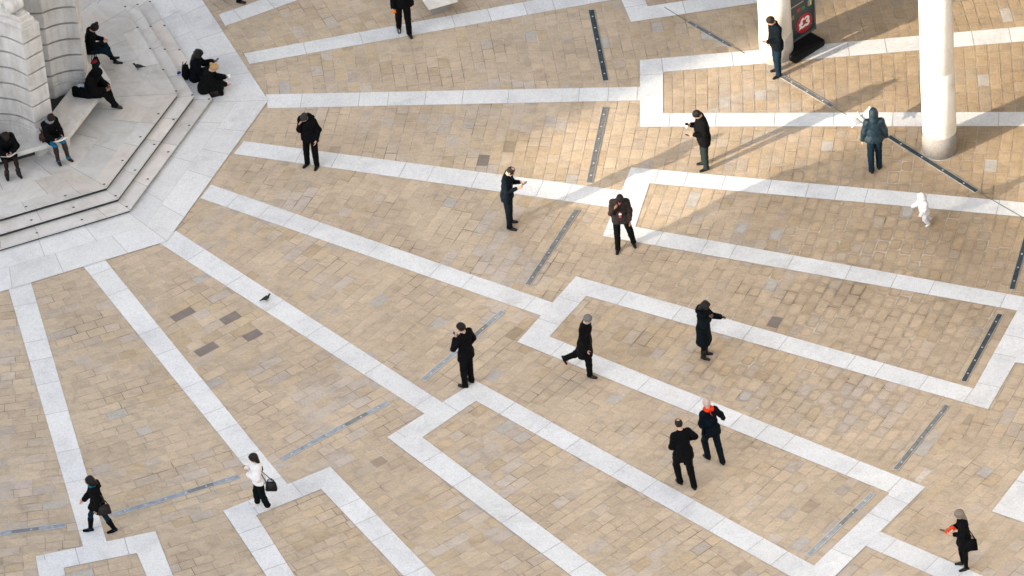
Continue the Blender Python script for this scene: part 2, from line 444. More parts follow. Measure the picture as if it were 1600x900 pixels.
# the field above it (framed by the second and third)
# fourth field
BANDS.append(tuple(gp((744, 596), (605, 684), (743.7, 627), (660, 684))))
BANDS.append(tuple(gp((744, 596), (1271.8, 884.7), (743.7, 627), (1279.4, 926))))
BANDS.append(tuple(gp((1446, 762), (1279.4, 926), (1390, 771), (1271.8, 884.7))))
A = gp((605, 684), (892.5, 900), (660, 684), (947.5, 900))
BANDS.append((A[0], ext(A[0], A[1], 8), A[2], ext(A[2], A[3], 8)))
A2 = gp((1305, 900), (1271, 884.7))
d = np.array(G(605, 684)) - np.array(G(744, 596))
FRAMES.append((math.atan2(d[1], d[0]) + math.pi / 2, ccw([tuple(G(744, 610)), tuple(G(630, 684)), ext(A[0], A[1], 8), tuple(G(1500, 1040))]), ccw([tuple(G(744, 596)), tuple(G(605, 684)), ext(A[0], A[1], 8), tuple(G(1500, 1040))])))
# fifth field
B_ = gp((349, 799), (416, 900), (400, 806), (460, 900)); B2 = gp((516, 730), (680, 900), (502, 765), (630, 900))
BANDS.append(tuple(gp((516, 730), (349, 799), (502, 765), (400, 806))))
BANDS.append((B_[0], ext(B_[0], B_[1], 8), B_[2], ext(B_[2], B_[3], 8)))
BANDS.append((B2[0], ext(B2[0], B2[1], 8), B2[2], ext(B2[2], B2[3], 8)))
d = np.array(G(349, 799)) - np.array(G(516, 730))
FRAMES.append((math.atan2(d[1], d[0]) + math.pi / 2, ccw([tuple(G(509, 745)), tuple(G(372, 802)), ext(B_[0], B_[1], 8), ext(B2[0], B2[1], 8)]), ccw([B2[0], B_[0], ext(B_[0], B_[1], 8), ext(B2[0], B2[1], 8)])))
# sixth field
E_ = gp((56, 870), (61, 900), (100, 888), (102, 900)); E2 = gp((243, 831), (270, 900), (214, 865), (229, 900))
BANDS.append(tuple(gp((243, 831), (56, 870), (214, 865), (100, 888))))
BANDS.append((E_[0], ext(E_[0], E_[1], 8), E_[2], ext(E_[2], E_[3], 8)))
BANDS.append((E2[0], ext(E2[0], E2[1], 8), E2[2], ext(E2[2], E2[3], 8)))
d = np.array(G(56, 870)) - np.array(G(243, 831))
FRAMES.append((math.atan2(d[1], d[0]) + math.pi / 2, ccw([tuple(G(228, 850)), tuple(G(78, 878)), ext(E_[0], E_[1], 8), ext(E2[0], E2[1], 8)]), ccw([E2[0], E_[0], ext(E_[0], E_[1], 8), ext(E2[0], E2[1], 8)])))
# block at the right edge
Rg = gp((1600, 735), (1550, 800), (1600, 817.5))
RB = [Rg[1], ext(Rg[1], Rg[0], 1.6), ext(Rg[1], Rg[0], 1.6), ext(Rg[1], Rg[2], 3)]
BANDS.append((Rg[1], ext(Rg[1], Rg[0], 1.6), ext(Rg[1], Rg[2], 2.5), tuple(np.array(ext(Rg[1], Rg[0], 1.6)) + np.array(ext(Rg[1], Rg[2], 2.5)) - np.array(Rg[1]))))

EX = [inset(f[2], 0.28) for f in FRAMES]
for i, (th, reg, outer) in enumerate(FRAMES): lay(th, reg, zl=0.0045 + 0.0002 * i)
for k in range(-5, 12):
    a = sect(k); R0, R1 = 5.5, 40.0
    h = math.pi / 24
    reg = [(R0 * math.cos(a - h), R0 * math.sin(a - h)), (R1 * math.cos(a - h), R1 * math.sin(a - h)), (R1 * math.cos(a + h), R1 * math.sin(a + h)), (R0 * math.cos(a + h), R0 * math.sin(a + h))]
    lay(a, reg, EX)
bm = bmesh.new(); bmesh.ops.create_grid(bm, x_segments=4, y_segments=4, size=400.0)
tag(bm_obj('ground', bm, M_MORTAR), kind='structure')
pav = SHEET.build('paving', M_PAVER); tag(pav, kind='structure')

# granite bands as separate slabs
GS = Sheet(); GJ = Sheet()
def lerp(a, b, t): return (a[0] + (b[0] - a[0]) * t, a[1] + (b[1] - a[1]) * t)
def gtint():
    k = random.uniform(0.93, 1.03); return (k * random.uniform(0.99, 1.0), k, k * random.uniform(0.995, 1.015))
def slabs(sh, jo, A0, A1, B0, B1, z, gap=0.006, lens=(0.7, 0.9, 1.1, 1.4, 1.7), jz=None):
    P = ccw([A0, A1, B1, B0]); jo.add(P, (z - 0.003) if jz is None else jz, (1, 1, 1))
    if jz is not None:
        cA = (np.array(A0) + np.array(B0)) / 2; cB = (np.array(A1) + np.array(B1)) / 2
        t = (cB - cA) / np.linalg.norm(cB - cA); n = np.array([-t[1], t[0]])
        ss = [float((np.array(p) - cA) @ t) for p in P]; s0, s1 = min(ss), max(ss); s = s0 - random.uniform(0, 0.3)
        wd = 3.0
        while s < s1:
            l = random.choice(lens)
            a, b = s + gap, s + l - gap
            q = [tuple(cA + t * a - n * wd), tuple(cA + t * b - n * wd), tuple(cA + t * b + n * wd), tuple(cA + t * a + n * wd)]
            q = clip(P, ccw(q))
            if len(q) >= 3: sh.add(q, z, gtint())
            s += l
        return
    Ln = np.linalg.norm((np.array(A1) + np.array(B1) - np.array(A0) - np.array(B0)) / 2)
    s = 0.0
    while s < Ln - 0.01:
        l = random.choice(lens)
        if Ln - s - l < 0.45: l = Ln - s
        t0, t1 = (s + gap) / Ln, (s + l - gap) / Ln
        q = [lerp(A0, A1, t0), lerp(A0, A1, t1), lerp(B0, B1, t1), lerp(B0, B1, t0)]
        sh.add(ccw(q), z, gtint()); s += l
for i, (A0, A1, B0, B1) in enumerate(BANDS): slabs(GS, GJ, A0, A1, B0, B1, 0.010 + 0.0003 * i, jz=0.0060 + 0.0001 * i)

# ring of granite round the steps
V0 = (np.array(G(418.7, 148)) + np.array(G(418.7, 169))) / 2
RING = [tuple(G(418.7, 157)), tuple(G(259, 378.5))]
V1b = tuple(G(0, 451)); Vm = tuple(G(327, 0))
RING = [ext(RING[0], Vm, 0.55), tuple(G(421, 158)), tuple(G(261, 379)), V1b]
def octo(c, r, a0): return [(c[0] + r * math.cos(a0 + k * math.pi / 4), c[1] + r * math.sin(a0 + k * math.pi / 4)) for k in range(8)]
MC = (-0.1, 0.3)
def outer_oct(P0, P1, Pm=None):
    """octagon through two measured corners at 0 and -45 degrees"""
    P0 = np.array(P0); P1 = np.array(P1); d = P0 - P1; s = np.linalg.norm(d); ang = math.atan2(d[1], d[0])
    pts = [P1, P0]; a = ang
    for k in range(6):
        a += math.pi / 4; pts.append(pts[-1] + s * np.array([math.cos(a), math.sin(a)]))
    return [tuple(p) for p in pts]        # ccw, starts at the -45 corner
ring_o = outer_oct(G(419.5, 158), G(261, 378))
step_px = [((331, 154), (203, 327.5), 0.12), ((303.5, 149.5), (184.5, 309.5), 0.24), ((277.5, 146), (166.5, 292), 0.36)]
octs = [outer_oct(G(*a, z), G(*b, z)) for a, b, z in step_px]
def ringslabs(sh, jo, outer, inner, rows, z, mat_gap=0.006, lens=(0.9, 1.2, 1.5)):
    for i in range(8):
        o0, o1, i0, i1 = outer[i], outer[(i + 1) % 8], inner[i], inner[(i + 1) % 8]
        for r in range(rows):
            a, b = r / rows, (r + 1) / rows
            g = 0.0015
            slabs(sh, jo, lerp(i0, o0, a + g), lerp(i1, o1, a + g), lerp(i0, o0, b - g), lerp(i1, o1, b - g), z, mat_gap, lens)
step_in = [tuple(np.array(p) * 0.97 + np.array(MC) * 0.03) for p in octs[0]]
ringslabs(GS, GJ, ring_o, step_in, 2, 0.0235)
tag(GS.build('granite_bands', M_GRAN), kind='structure'); tag(GJ.build('band_joints', M_JOINT), kind='structure')

# ------------------------------------------------------------------ steps
steps = empty('stone_steps', (MC[0], MC[1], 0))
tag(steps, 'three low pale limestone steps and the paved platform round the stone monument', 'steps')
def child_off(o, par):
    o.parent = par; o.matrix_parent_inverse = Matrix.Identity(4)
    o.location = -Vector(par.location)
    return o
for i, P in enumerate(octs):
    z1 = 0.12 * (i + 1)
    bm = bmesh.new()
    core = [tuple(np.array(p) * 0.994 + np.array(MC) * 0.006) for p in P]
    prism(bm, core, 0.0 + 0.12 * i if i else 0.0, z1 - 0.035)          # recessed riser, coloured near-black for the shade under the nosing
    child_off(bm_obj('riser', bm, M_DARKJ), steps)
    bm = bmesh.new(); prism(bm, P, z1 - 0.035, z1 - 0.006, 0.0)
    child_off(bm_obj('nosing', bm, M_PORT2), steps)
    # tread slabs
    T, J = Sheet(), Sheet()
    nxt = octs[i + 1] if i < 2 else [tuple(np.array(p) * 0.92 + np.array(MC) * 0.08) for p in P]
    inn = [tuple(np.array(p) * 0.985 + np.array(MC) * 0.015) for p in nxt] if i < 2 else nxt
    P2 = [tuple(np.array(p) * 1.0) for p in P]
    for s in range(8):
        slabs(T, J, inn[s], inn[(s + 1) % 8], P2[s], P2[(s + 1) % 8], z1, 0.004, (0.9, 1.3, 1.6))
    if i == 2:
        prev = nxt
        for rr, sc in enumerate((0.78, 0.62, 0.44)):
            cur = [tuple(np.array(p) * sc + np.array(MC) * (1 - sc)) for p in P]
            for s in range(8):
                slabs(T, J, cur[s], cur[(s + 1) % 8], prev[s], prev[(s + 1) % 8], z1, 0.004, (0.8, 1.1, 1.5))
            prev = cur
        bm = bmesh.new(); prism(bm, [tuple(p) for p in prev], z1 - 0.03, z1)
        child_off(bm_obj('platform_core', bm, M_PORT2), steps)
    for q in range(len(T.t)):
        k = random.uniform(0.90, 1.06); w_ = random.random()
        T.t[q] = (k, k, k) if w_ < 0.55 else ((k * 1.03, k * 0.985, k * 0.955) if w_ < 0.8 else (k * 0.96, k * 0.975, k * 0.985))
        if i == 2: T.t[q] = tuple(c * 0.93 for c in T.t[q])
    child_off(T.build('tread', M_STEP), steps); child_off(J.build('tread_joint', M_JOINTL), steps)
STUD = plain('stud_metal', (0.05, 0.05, 0.055), 0.4, 0.6)
studs = ([(195.5, 10.5), (215, 43), (234.5, 76), (255, 109), (275, 142.5), (247.5, 178), (219.5, 214), (191.5, 251), (163, 288), (102, 306), (41, 323)],
         [(215, 7), (235.5, 41.5), (257.5, 77), (279, 112.5), (300.5, 148.5), (271, 187), (241, 226), (211, 266), (180.5, 306), (115, 324), (49, 344)],
         [(234.5, 2.5), (257, 40), (280.5, 78), (303, 116), (326.5, 155), (295.5, 196), (263, 237.5), (231, 280), (198, 323), (128, 343.5), (57.5, 364)])
for z, L_ in zip((0.36, 0.24, 0.12), studs):
    for p in L_:
        g = G(p[0], p[1], z); bm = bmesh.new()
        box(bm, 0, 0, 0.006, 0.055, 0.03, 0.014, 0, 0.004)
        o = bm_obj('stud', bm, STUD, steps); o.location = (g[0] - MC[0], g[1] - MC[1], z)

# ------------------------------------------------------------------ monument
mon = empty('stone_monument', (0.0, 0.4, 0.36))
tag(mon, 'tall carved limestone monument base with banded concave walls and scrolls above the steps', 'monument')
zj = 1.31
def Z(x, y): return tuple(G(x, y, zj))
unitP = [Z(-14, 177), Z(6, 176.5), Z(20, 178), Z(30, 180), Z(39, 183.8), Z(47, 187.5), Z(54.4, 191.7), Z(81.5, 176)]
Qs = [Z(81, 118.5), Z(88, 114.8), Z(100, 111), Z(112, 109), Z(124, 108.7), Z(132.4, 109.2)]
cm = np.array([-0.04, 0.5])
def back(p, q, d=0.0):
    p = np.array(p); v = cm - p; v /= np.linalg.norm(v); return tuple(p + v * d)
def unit_polys():
    P = list(unitP); e = np.array(P[-1]); c = np.array(P[-2]); dirf = (e - c) / np.linalg.norm(e - c); nrm = np.array([-dirf[1], dirf[0]])
    P.append(tuple(e + nrm * 0.95)); P.append(tuple(e + nrm * 1.25 - dirf * 0.6)); P.append(tuple(np.array(P[0]) + np.array([0.1, 0.6])))
    Qp = list(Qs); c = np.array(Qp[-1]); a = math.atan2(dirf[1], dirf[0]) + math.pi / 4
    d2 = np.array([math.cos(a), math.sin(a)]); n2 = np.array([-d2[1], d2[0]])
    e = c + d2 * 0.56; Qp.append(tuple(e)); Qp.append(tuple(e + n2 * 0.95)); Qp.append(tuple(e + n2 * 1.25 - d2 * 0.6))
    Qp.append(tuple(np.array(Qs[0]) + n2 * 0.5))
    return P, Qp, dirf, d2
UP, UQ, dP, dQ = unit_polys()
def rotp(P, ang, c=cm):
    ca, sa = math.cos(ang), math.sin(ang)
    return [(c[0] + (p[0] - c[0]) * ca - (p[1] - c[1]) * sa, c[1] + (p[0] - c[0]) * sa + (p[1] - c[1]) * ca) for p in P]
ZT = 3.97
def buttress(P, full=True):
    bm = bmesh.new()
    prism(bm, inset(P, -0.07), 0.36, 1.02, 0.012); prism(bm, inset(P, -0.04), 1.023, 1.10, 0.03)
    top = 1.31; lev = [1.103, 1.31] + [1.31 + 0.468 * k for k in range(1, 6)] + [ZT]
    lev = [1.103, 1.31, 1.777, 2.244, 2.711, 3.178, 3.62, ZT]
    for a, b in zip(lev[:-1], lev[1:]):
        prism(bm, P, a, b - 0.050 if b < ZT else b, 0.006)
    o = bm_obj('buttress', bm, M_PORT, mon); o.location = -Vector(mon.location)
    bm = bmesh.new(); prism(bm, inset(P, 0.075), 1.0, ZT - 0.3)
    s = bm_obj('joint', bm, M_DARKJ, o)
    bm = bmesh.new()
    prism(bm, inset(P, 0.07), ZT + 0.002, ZT + 0.15, 0.008); prism(bm, inset(P, 0.13), ZT + 0.152, ZT + 0.27, 0.008); prism(bm, inset(P, 0.20), ZT + 0.272, ZT + 0.34, 0.008)
    s = bm_obj('stepped_top', bm, M_PORT2, o)
    return o
def volute(P):
    c = np.array(P[6] if P is not UQ else P[5]); e = np.array(P[7] if P is not UQ else P[6])
    return c, e
def make_volute(c, e):
    dirf = (e - c) / np.linalg.norm(e - c); nrm = np.array([-dirf[1], dirf[0]])
    o0 = c + nrm * 0.40 - dirf * 0.06
    o = empty('scroll', (o0[0] - mon.location[0], o0[1] - mon.location[1], ZT + 0.34 - mon.location[2])); o.parent = mon
    o.rotation_euler[2] = math.atan2(dirf[1], dirf[0])
    # spiral bracket: cylinder with raised spiral and a tail sweeping up and back
    bm = bmesh.new(); W = 0.40; rr = 0.17
    n = 28; prof = []
    for k in range(n): 
        t = k / (n - 1) * math.pi * 1.45 - math.pi * 0.95
        prof.append((math.cos(t) * rr * 1.0, rr + math.sin(t) * rr))
    # local y is inwards; profile in (y, z): scroll at front (y=0), body rises behind
    pr = [(-a, b) for a, b in prof]
    pr = [(rr * math.sin(t), rr - rr * math.cos(t)) for t in [math.pi * (0.0 - 0.06 * k) for k in range(18)]]
    pr = [(y, z) for y, z in pr] + [(0.02, 0.42), (0.10, 0.62), (0.28, 0.85), (0.5, 1.25), (0.62, 1.8), (1.0, 1.8), (1.0, 0.0), (0.2, 0.0)]
    a_ = [bm.verts.new((0.0, y, z)) for y, z in pr]; b_ = [bm.verts.new((W, y, z)) for y, z in pr]
    m = len(pr)
    bm.faces.new(a_); bm.faces.new(list(reversed(b_)))
    for i in range(m): bm.faces.new((a_[i], b_[i], b_[(i + 1) % m], a_[(i + 1) % m]))
    bmesh.ops.recalc_face_normals(bm, faces=bm.faces)
    body = bm_obj('scroll_body', bm, M_PORT2, o)
    bm = bmesh.new()
    for sx in (-0.004, W + 0.004):
        pts = []
        for k in range(60):
            t = k / 59 * math.pi * 4.5; r_ = 0.155 * (1 - k / 59 * 0.85)
            pts.append((sx, -math.sin(t + 3.6) * r_, rr + math.cos(t + 3.6) * r_))
        tube(bm, pts, 0.013, 6)
    for x in (0.14, 0.2, 0.26):
        tube(bm, [(x, y * 1.03, rr + (z - rr) * 1.03) for y, z in pr[:22]], 0.012, 5)
    bm_obj('scroll_rib', bm, M_PORT, o)
for k in (0, -1, -2, -3):
    P = rotp(UP, k * math.pi / 4); buttress(P); make_volute(np.array(P[6]), np.array(P[7]))
for k in (0, 1, 2, 3):
    P = rotp(UQ, k * math.pi / 4); buttress(P); make_volute(np.array(P[5]), np.array(P[6]))
bm = bmesh.new()
circ = lambda r, n=48: [(cm[0] + r * math.cos(2 * math.pi * k / n), cm[1] + r * math.sin(2 * math.pi * k / n)) for k in range(n)]
prism(bm, circ(1.75), 3.9, 4.6); prism(bm, circ(1.7), 4.6, 4.9, 0.05); prism(bm, circ(1.25), 4.9, 6.3, 0.05); prism(bm, circ(1.0), 6.3, 7.0, 0.1); prism(bm, circ(0.72), 7.0, 14.0)
o = bm_obj('drum', bm, M_PORT, mon); o.location = -Vector(mon.location)
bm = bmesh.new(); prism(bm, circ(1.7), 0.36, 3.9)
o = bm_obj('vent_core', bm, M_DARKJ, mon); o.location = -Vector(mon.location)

# bench ring round the monument
bz = 0.81
bo = outer_oct(G(173, 126, bz), G(104, 216, bz))
bench = empty('stone_bench', (MC[0], MC[1], 0.36))
tag(bench, 'continuous limestone bench running round the foot of the monument, dark beneath', 'bench')
bin_ = []
bc = np.mean(np.array(bo), axis=0)
for p in bo:
    v = np.array(p) - bc; r_ = np.linalg.norm(v); bin_.append(tuple(bc + v * (r_ - 0.865) / r_))
for i in range(8):
    j = (i + 1) % 8
    g = 0.004
    q = [lerp(bin_[i], bin_[j], g), lerp(bin_[i], bin_[j], 1 - g), lerp(bo[i], bo[j], 1 - g), lerp(bo[i], bo[j], g)]
    bm = bmesh.new(); prism(bm, ccw(q), bz - 0.12, bz, 0.02)
    o = bm_obj('seat', bm, M_PORT2, bench); o.location = -Vector(bench.location)
    # support block under each corner
    c = np.array(bo[i]); v = bc - c; v /= np.linalg.norm(v); t = np.array([-v[1], v[0]])
    bm = bmesh.new()
    pr_ = lambda a, b: tuple(c + v * a + t * b)
    prism(bm, ccw([pr_(0.10, -0.05), pr_(0.22, -0.26), pr_(0.60, -0.26), pr_(0.60, 0.26), pr_(0.22, 0.26), pr_(0.10, 0.05)]), 0.36, bz - 0.12)
    o = bm_obj('support', bm, M_PORT, bench); o.location = -Vector(bench.location)

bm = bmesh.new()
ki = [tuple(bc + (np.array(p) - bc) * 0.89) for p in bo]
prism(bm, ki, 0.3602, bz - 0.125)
o = bm_obj('underbench_shade', bm, M_DARKJ, bench); o.location = -Vector(bench.location)  # near-black block paints the shade below the bench seat
# ------------------------------------------------------------------ columns
def column(px, py, r, label, band_h):
    g = G(px, py); root = empty('stone_column', (g[0], g[1], 0)); tag(root, label, 'column', 'white columns of the colonnade')
    bm = bmesh.new(); n = 64
    def ringed(bm, prof):
        rings = [[bm.verts.new((rr * math.cos(2 * math.pi * k / n), rr * math.sin(2 * math.pi * k / n), z)) for k in range(n)] for rr, z in prof]
        for a, b in zip(rings[:-1], rings[1:]):
            for k in range(n): bm.faces.new((a[k], a[(k + 1) % n], b[(k + 1) % n], b[k]))
        bm.faces.new(list(reversed(rings[0]))); bm.faces.new(rings[-1])
    ringed(bm, [(r + 0.014, 0.0), (r + 0.014, band_h - 0.006), (r + 0.008, band_h)])
    bm_obj('foot', bm, M_COLB if px > 1300 else M_COLB2, root, True)
    s = r - 0.002
    for a, b in ((band_h, 2.4), (2.4, 4.6), (4.6, 6.8), (6.8, 9.0)):
        bm = bmesh.new(); ringed(bm, [(s - 0.006, a + 0.001), (s, a + 0.008), (s - 0.006, b - 0.008), (s - 0.012, b - 0.001)]); s -= 0.007
        bm_obj('shaft', bm, M_WHITE, root, True)
    bm = bmesh.new(); ringed(bm, [(s, 9.0), (s + 0.1, 9.15), (s + 0.16, 9.3), (s + 0.16, 9.45)])
    bm_obj('capital', bm, M_WHITE, root, True)
    bm = bmesh.new()
    ringed(bm, [(r + 0.03, 0.0041), (r + 0.03, 0.016)])
    bm_obj('seal', bm, plain('pale_seal', (0.45, 0.44, 0.42), 0.9), root)
column(1468.5, 234, 0.405, 'white round column with a speckled grey foot, the nearer one right of the hooded man', 0.58)
column(1213.5, 85.5, 0.40, 'white round column behind the man reading his phone, beside the advertising board', 0.70)

# ------------------------------------------------------------------ floor light strips
M_FR = plain('strip_frame', (0.52, 0.54, 0.56), 0.35, 0.6)
M_GL = None
def mat_strip(name, a, b):
    m, N, L, B = newmat(name); n = noise(N, L, 8, 4, 0.6, geo(N)); n2 = noise(N, L, 120, 2, 0.6, geo(N))
    c = ramp(N, L, n, [(0.35, a), (0.65, b)]); c = mix(N, L, 'MULTIPLY', 1.0, c, ramp(N, L, n2, [(0.3, (0.8, 0.8, 0.8)), (0.7, (1.1, 1.1, 1.1))]))
    L.new(c, B.inputs['Base Color']); B.inputs['Roughness'].default_value = 0.38; B.inputs['Metallic'].default_value = 0.2
    return m
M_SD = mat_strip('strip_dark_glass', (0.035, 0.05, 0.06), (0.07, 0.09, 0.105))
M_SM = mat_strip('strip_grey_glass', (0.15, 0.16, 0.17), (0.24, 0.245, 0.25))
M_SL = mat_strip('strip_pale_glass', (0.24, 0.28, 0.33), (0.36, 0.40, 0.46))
M_LAMP = plain('lamp_lens', (0.5, 0.52, 0.54), 0.3)
def strip(a, b, mat, label, nl=6, grp='light strips set in the paving', wd=0.15):
    A = np.array(a); B_ = np.array(b); c = (A + B_) / 2; d = B_ - A; ln = float(np.linalg.norm(d)); ang = math.atan2(d[1], d[0])
    root = empty('floor_light', (c[0], c[1], 0.0), ang); tag(root, label, 'floor light', grp)
    bm = bmesh.new(); h = wd / 2; e = 0.014
    for (cx_, cy_, sx_, sy_) in ((0, h - e / 2, ln, e), (0, -h + e / 2, ln, e), (ln / 2 - e / 2, 0, e, wd - 2 * e), (-ln / 2 + e / 2, 0, e, wd - 2 * e)):
        box(bm, cx_, cy_, 0.009, sx_, sy_, 0.018)
    bm_obj('frame', bm, M_FR, root)
    k = max(2, round(ln / 0.6)); seg = (ln - 2 * e) / k
    for i in range(k):
        bm = bmesh.new(); box(bm, -ln / 2 + e + seg * (i + 0.5), 0, 0.008, seg - 0.008, wd - 2 * e, 0.013)
        bm_obj('cover', bm, mat if i != 1 or mat is M_SD else M_SM if mat is M_SL else mat, root)
    for i in range(nl):
        x = -ln / 2 + ln * (i + 0.62) / (nl + 0.25)
        bm = bmesh.new(); box(bm, x, 0, 0.0165, 0.038, 0.036, 0.007, 0, 0.002); bm_obj('lamp', bm, M_LAMP, root)
def cstrip(k):
    a = sect(k); RR = 15.306; h = 1.486; m = np.array([RR * math.cos(a), RR * math.sin(a)]); t = np.array([-math.sin(a), math.cos(a)])
    return m + t * h, m - t * h
def gs(*p): return [tuple(G(*q)) for q in p]
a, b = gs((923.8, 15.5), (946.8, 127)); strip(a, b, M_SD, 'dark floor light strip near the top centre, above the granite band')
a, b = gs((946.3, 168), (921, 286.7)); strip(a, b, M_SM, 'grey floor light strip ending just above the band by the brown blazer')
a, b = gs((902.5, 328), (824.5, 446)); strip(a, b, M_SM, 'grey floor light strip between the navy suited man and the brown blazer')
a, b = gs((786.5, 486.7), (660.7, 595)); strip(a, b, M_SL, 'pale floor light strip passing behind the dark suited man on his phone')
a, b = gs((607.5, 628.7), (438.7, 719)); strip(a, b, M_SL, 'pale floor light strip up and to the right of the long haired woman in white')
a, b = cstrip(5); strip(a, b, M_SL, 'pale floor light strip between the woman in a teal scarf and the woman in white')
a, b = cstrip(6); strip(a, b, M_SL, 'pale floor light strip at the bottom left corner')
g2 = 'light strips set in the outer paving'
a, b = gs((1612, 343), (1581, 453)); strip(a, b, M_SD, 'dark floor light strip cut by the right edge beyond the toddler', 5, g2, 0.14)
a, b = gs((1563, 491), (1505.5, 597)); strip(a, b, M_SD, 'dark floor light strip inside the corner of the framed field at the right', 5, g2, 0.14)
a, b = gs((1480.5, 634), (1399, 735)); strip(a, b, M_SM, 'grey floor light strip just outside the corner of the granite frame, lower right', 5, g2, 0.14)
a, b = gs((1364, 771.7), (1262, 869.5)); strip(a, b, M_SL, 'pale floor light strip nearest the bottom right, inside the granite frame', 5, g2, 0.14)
g3 = 'flat drain strips beside the columns'
a, b = gs((1075, 34), (1143, 73)); strip(a, b, M_SM, 'short grey strip left of the column behind the phone reader', 3, g3, 0.12)
a, b = gs((1222, 120), (1301, 167)); strip(a, b, M_SM, 'short grey strip running from the feet of the phone reader', 3, g3, 0.12)
a, b = gs((1388, 213), (1527, 300)); strip(a, b, M_SD, 'long dark strip running from the hooded man past the speckled column foot', 4, g3, 0.14)
# narrow slot joints continuing those strips
bm = bmesh.new()
for p, q in (((1038, 12), (1072, 33)), ((1145, 74), (1163, 84)), ((1303, 169), (1322, 180)), ((1529, 301), (1600, 342))):
    A, B_ = np.array(G(*p)), np.array(G(*q)); c = (A + B_) / 2; d = B_ - A
    box(bm, c[0], c[1], 0.019, float(np.linalg.norm(d)), 0.018, 0.006, math.atan2(d[1], d[0]))
tag(bm_obj('slot_joint', bm, plain('slot_joint_metal', (0.16, 0.16, 0.15), 0.6)), kind='structure')

# ------------------------------------------------------------------ white bench (top of frame)
K = G(670, 10, 0.45); a1 = math.radians(18); a2 = math.radians(108)
d1 = np.array([math.cos(a1), math.sin(a1)]); d2 = np.array([math.cos(a2), math.sin(a2)])
c0 = K + d1 * 0.37 + d2 * 0.95
wb = empty('slab_bench', (c0[0], c0[1], 0), a1); tag(wb, 'white stone slab bench cut by the top edge, right of the walking man', 'bench')
bm = bmesh.new(); box(bm, 0, 0, 0.395, 0.76, 1.9, 0.115, 0, 0.008); bm_obj('seat', bm, M_WHITE, wb)
for s in (-1, 1):
    bm = bmesh.new(); box(bm, 0, s * 0.62, 0.171, 0.42, 0.26, 0.33, 0, 0.01); bm_obj('leg', bm, M_COLB, wb)

# ------------------------------------------------------------------ advertising board
pa = G(1272.5, 42, 0.32); pb_dir = np.array([math.cos(math.radians(40)), math.sin(math.radians(40))])
pc = pa - pb_dir * 0.52
ab_ = empty('advertising_board', (pc[0], pc[1], 0), math.radians(40)); tag(ab_, 'dark freestanding advertising board with a red price circle, behind the left column', 'advertising board')
M_BLK = plain('black_plastic', (0.004, 0.005, 0.006), 0.6, spec=0.2); M_FRM = plain('board_frame', (0.085, 0.105, 0.115), 0.4, 0.3)
M_POST = plain('poster_dark', (0.014, 0.028, 0.035), 0.3); M_RED = plain('price_red', (0.36, 0.012, 0.018), 0.4); M_TXT = plain('price_white', (0.8, 0.8, 0.8), 0.5)
bm = bmesh.new(); box(bm, -0.06, -0.14, 0.10, 1.04, 0.58, 0.20, 0, 0.07); bm_obj('foot', bm, M_BLK, ab_, True)
bm = bmesh.new()
box(bm, 0, 0, 1.14, 1.04, 0.10, 0.06 * 0 + 0.0001 + 0.04, 0)
bm.free(); bm = bmesh.new()
for (x_, z_, sx_, sz_) in ((-0.5, 1.1, 0.05, 1.6), (0.5, 1.1, 0.05, 1.6), (0, 0.33, 1.05, 0.07), (0, 1.9, 1.05, 0.07)):
    box(bm, x_, 0, z_, sx_, 0.13, sz_, 0, 0.012)
bm_obj('frame', bm, M_FRM, ab_)
bm = bmesh.new(); box(bm, 0, 0, 1.11, 0.96, 0.09, 1.5); pan = bm_obj('poster', bm, M_POST, ab_)
bm = bmesh.new(); bmesh.ops.create_cone(bm, cap_ends=True, segments=48, radius1=0.27, radius2=0.27, depth=0.006)
bmesh.ops.transform(bm, matrix=Matrix.Translation((0.14, -0.049, 0.67)) @ Matrix.Rotation(math.pi / 2, 4, 'X'), verts=bm.verts)
bm_obj('price_circle', bm, M_RED, pan)
tc = bpy.data.curves.new('price', 'FONT'); tc.body = '\u00a33'; tc.size = 0.37; tc.align_x = 'CENTER'; tc.align_y = 'CENTER'; tc.extrude = 0.003; tc.offset = 0.014
to = bpy.data.objects.new('price', tc); COL.objects.link(to)
bpy.context.view_layer.update(); dg = bpy.context.evaluated_depsgraph_get()
tm = bpy.data.meshes.new_from_object(to.evaluated_get(dg)); bpy.data.objects.remove(to)
tm.materials.clear(); tm.materials.append(M_TXT)
to = bpy.data.objects.new('price_lettering', tm); COL.objects.link(to); to.parent = pan
to.location = (0.14, -0.056, 0.68); to.rotation_euler = (math.pi / 2, 0, 0)
for (x_, z_, sx_, sz_, col, nm) in ((-0.02, 1.14, 0.11, 0.10, (0.45, 0.02, 0.02), 'red_patch'), (0.13, 1.13, 0.10, 0.09, (0.02, 0.22, 0.08), 'green_patch'), (0.33, 1.16, 0.05, 0.18, (0.02, 0.35, 0.55), 'blue_stripe'),
                                    (0.385, 1.18, 0.045, 0.2, (0.65, 0.55, 0.05), 'yellow_stripe'), (0.28, 1.17, 0.04, 0.15, (0.4, 0.02, 0.04), 'red_stripe'), (-0.25, 1.02, 0.12, 0.12, (0.20, 0.15, 0.09), 'brown_patch'), (-0.1, 1.32, 0.5, 0.03, (0.35, 0.33, 0.3), 'text_line'), (0.33, 0.52, 0.14, 0.012, (0.35, 0.4, 0.42), 'small_text_line')):
    bm = bmesh.new(); box(bm, x_, -0.049, z_, sx_, 0.006, sz_); bm_obj(nm, bm, plain('poster_' + nm, col, 0.4), pan)

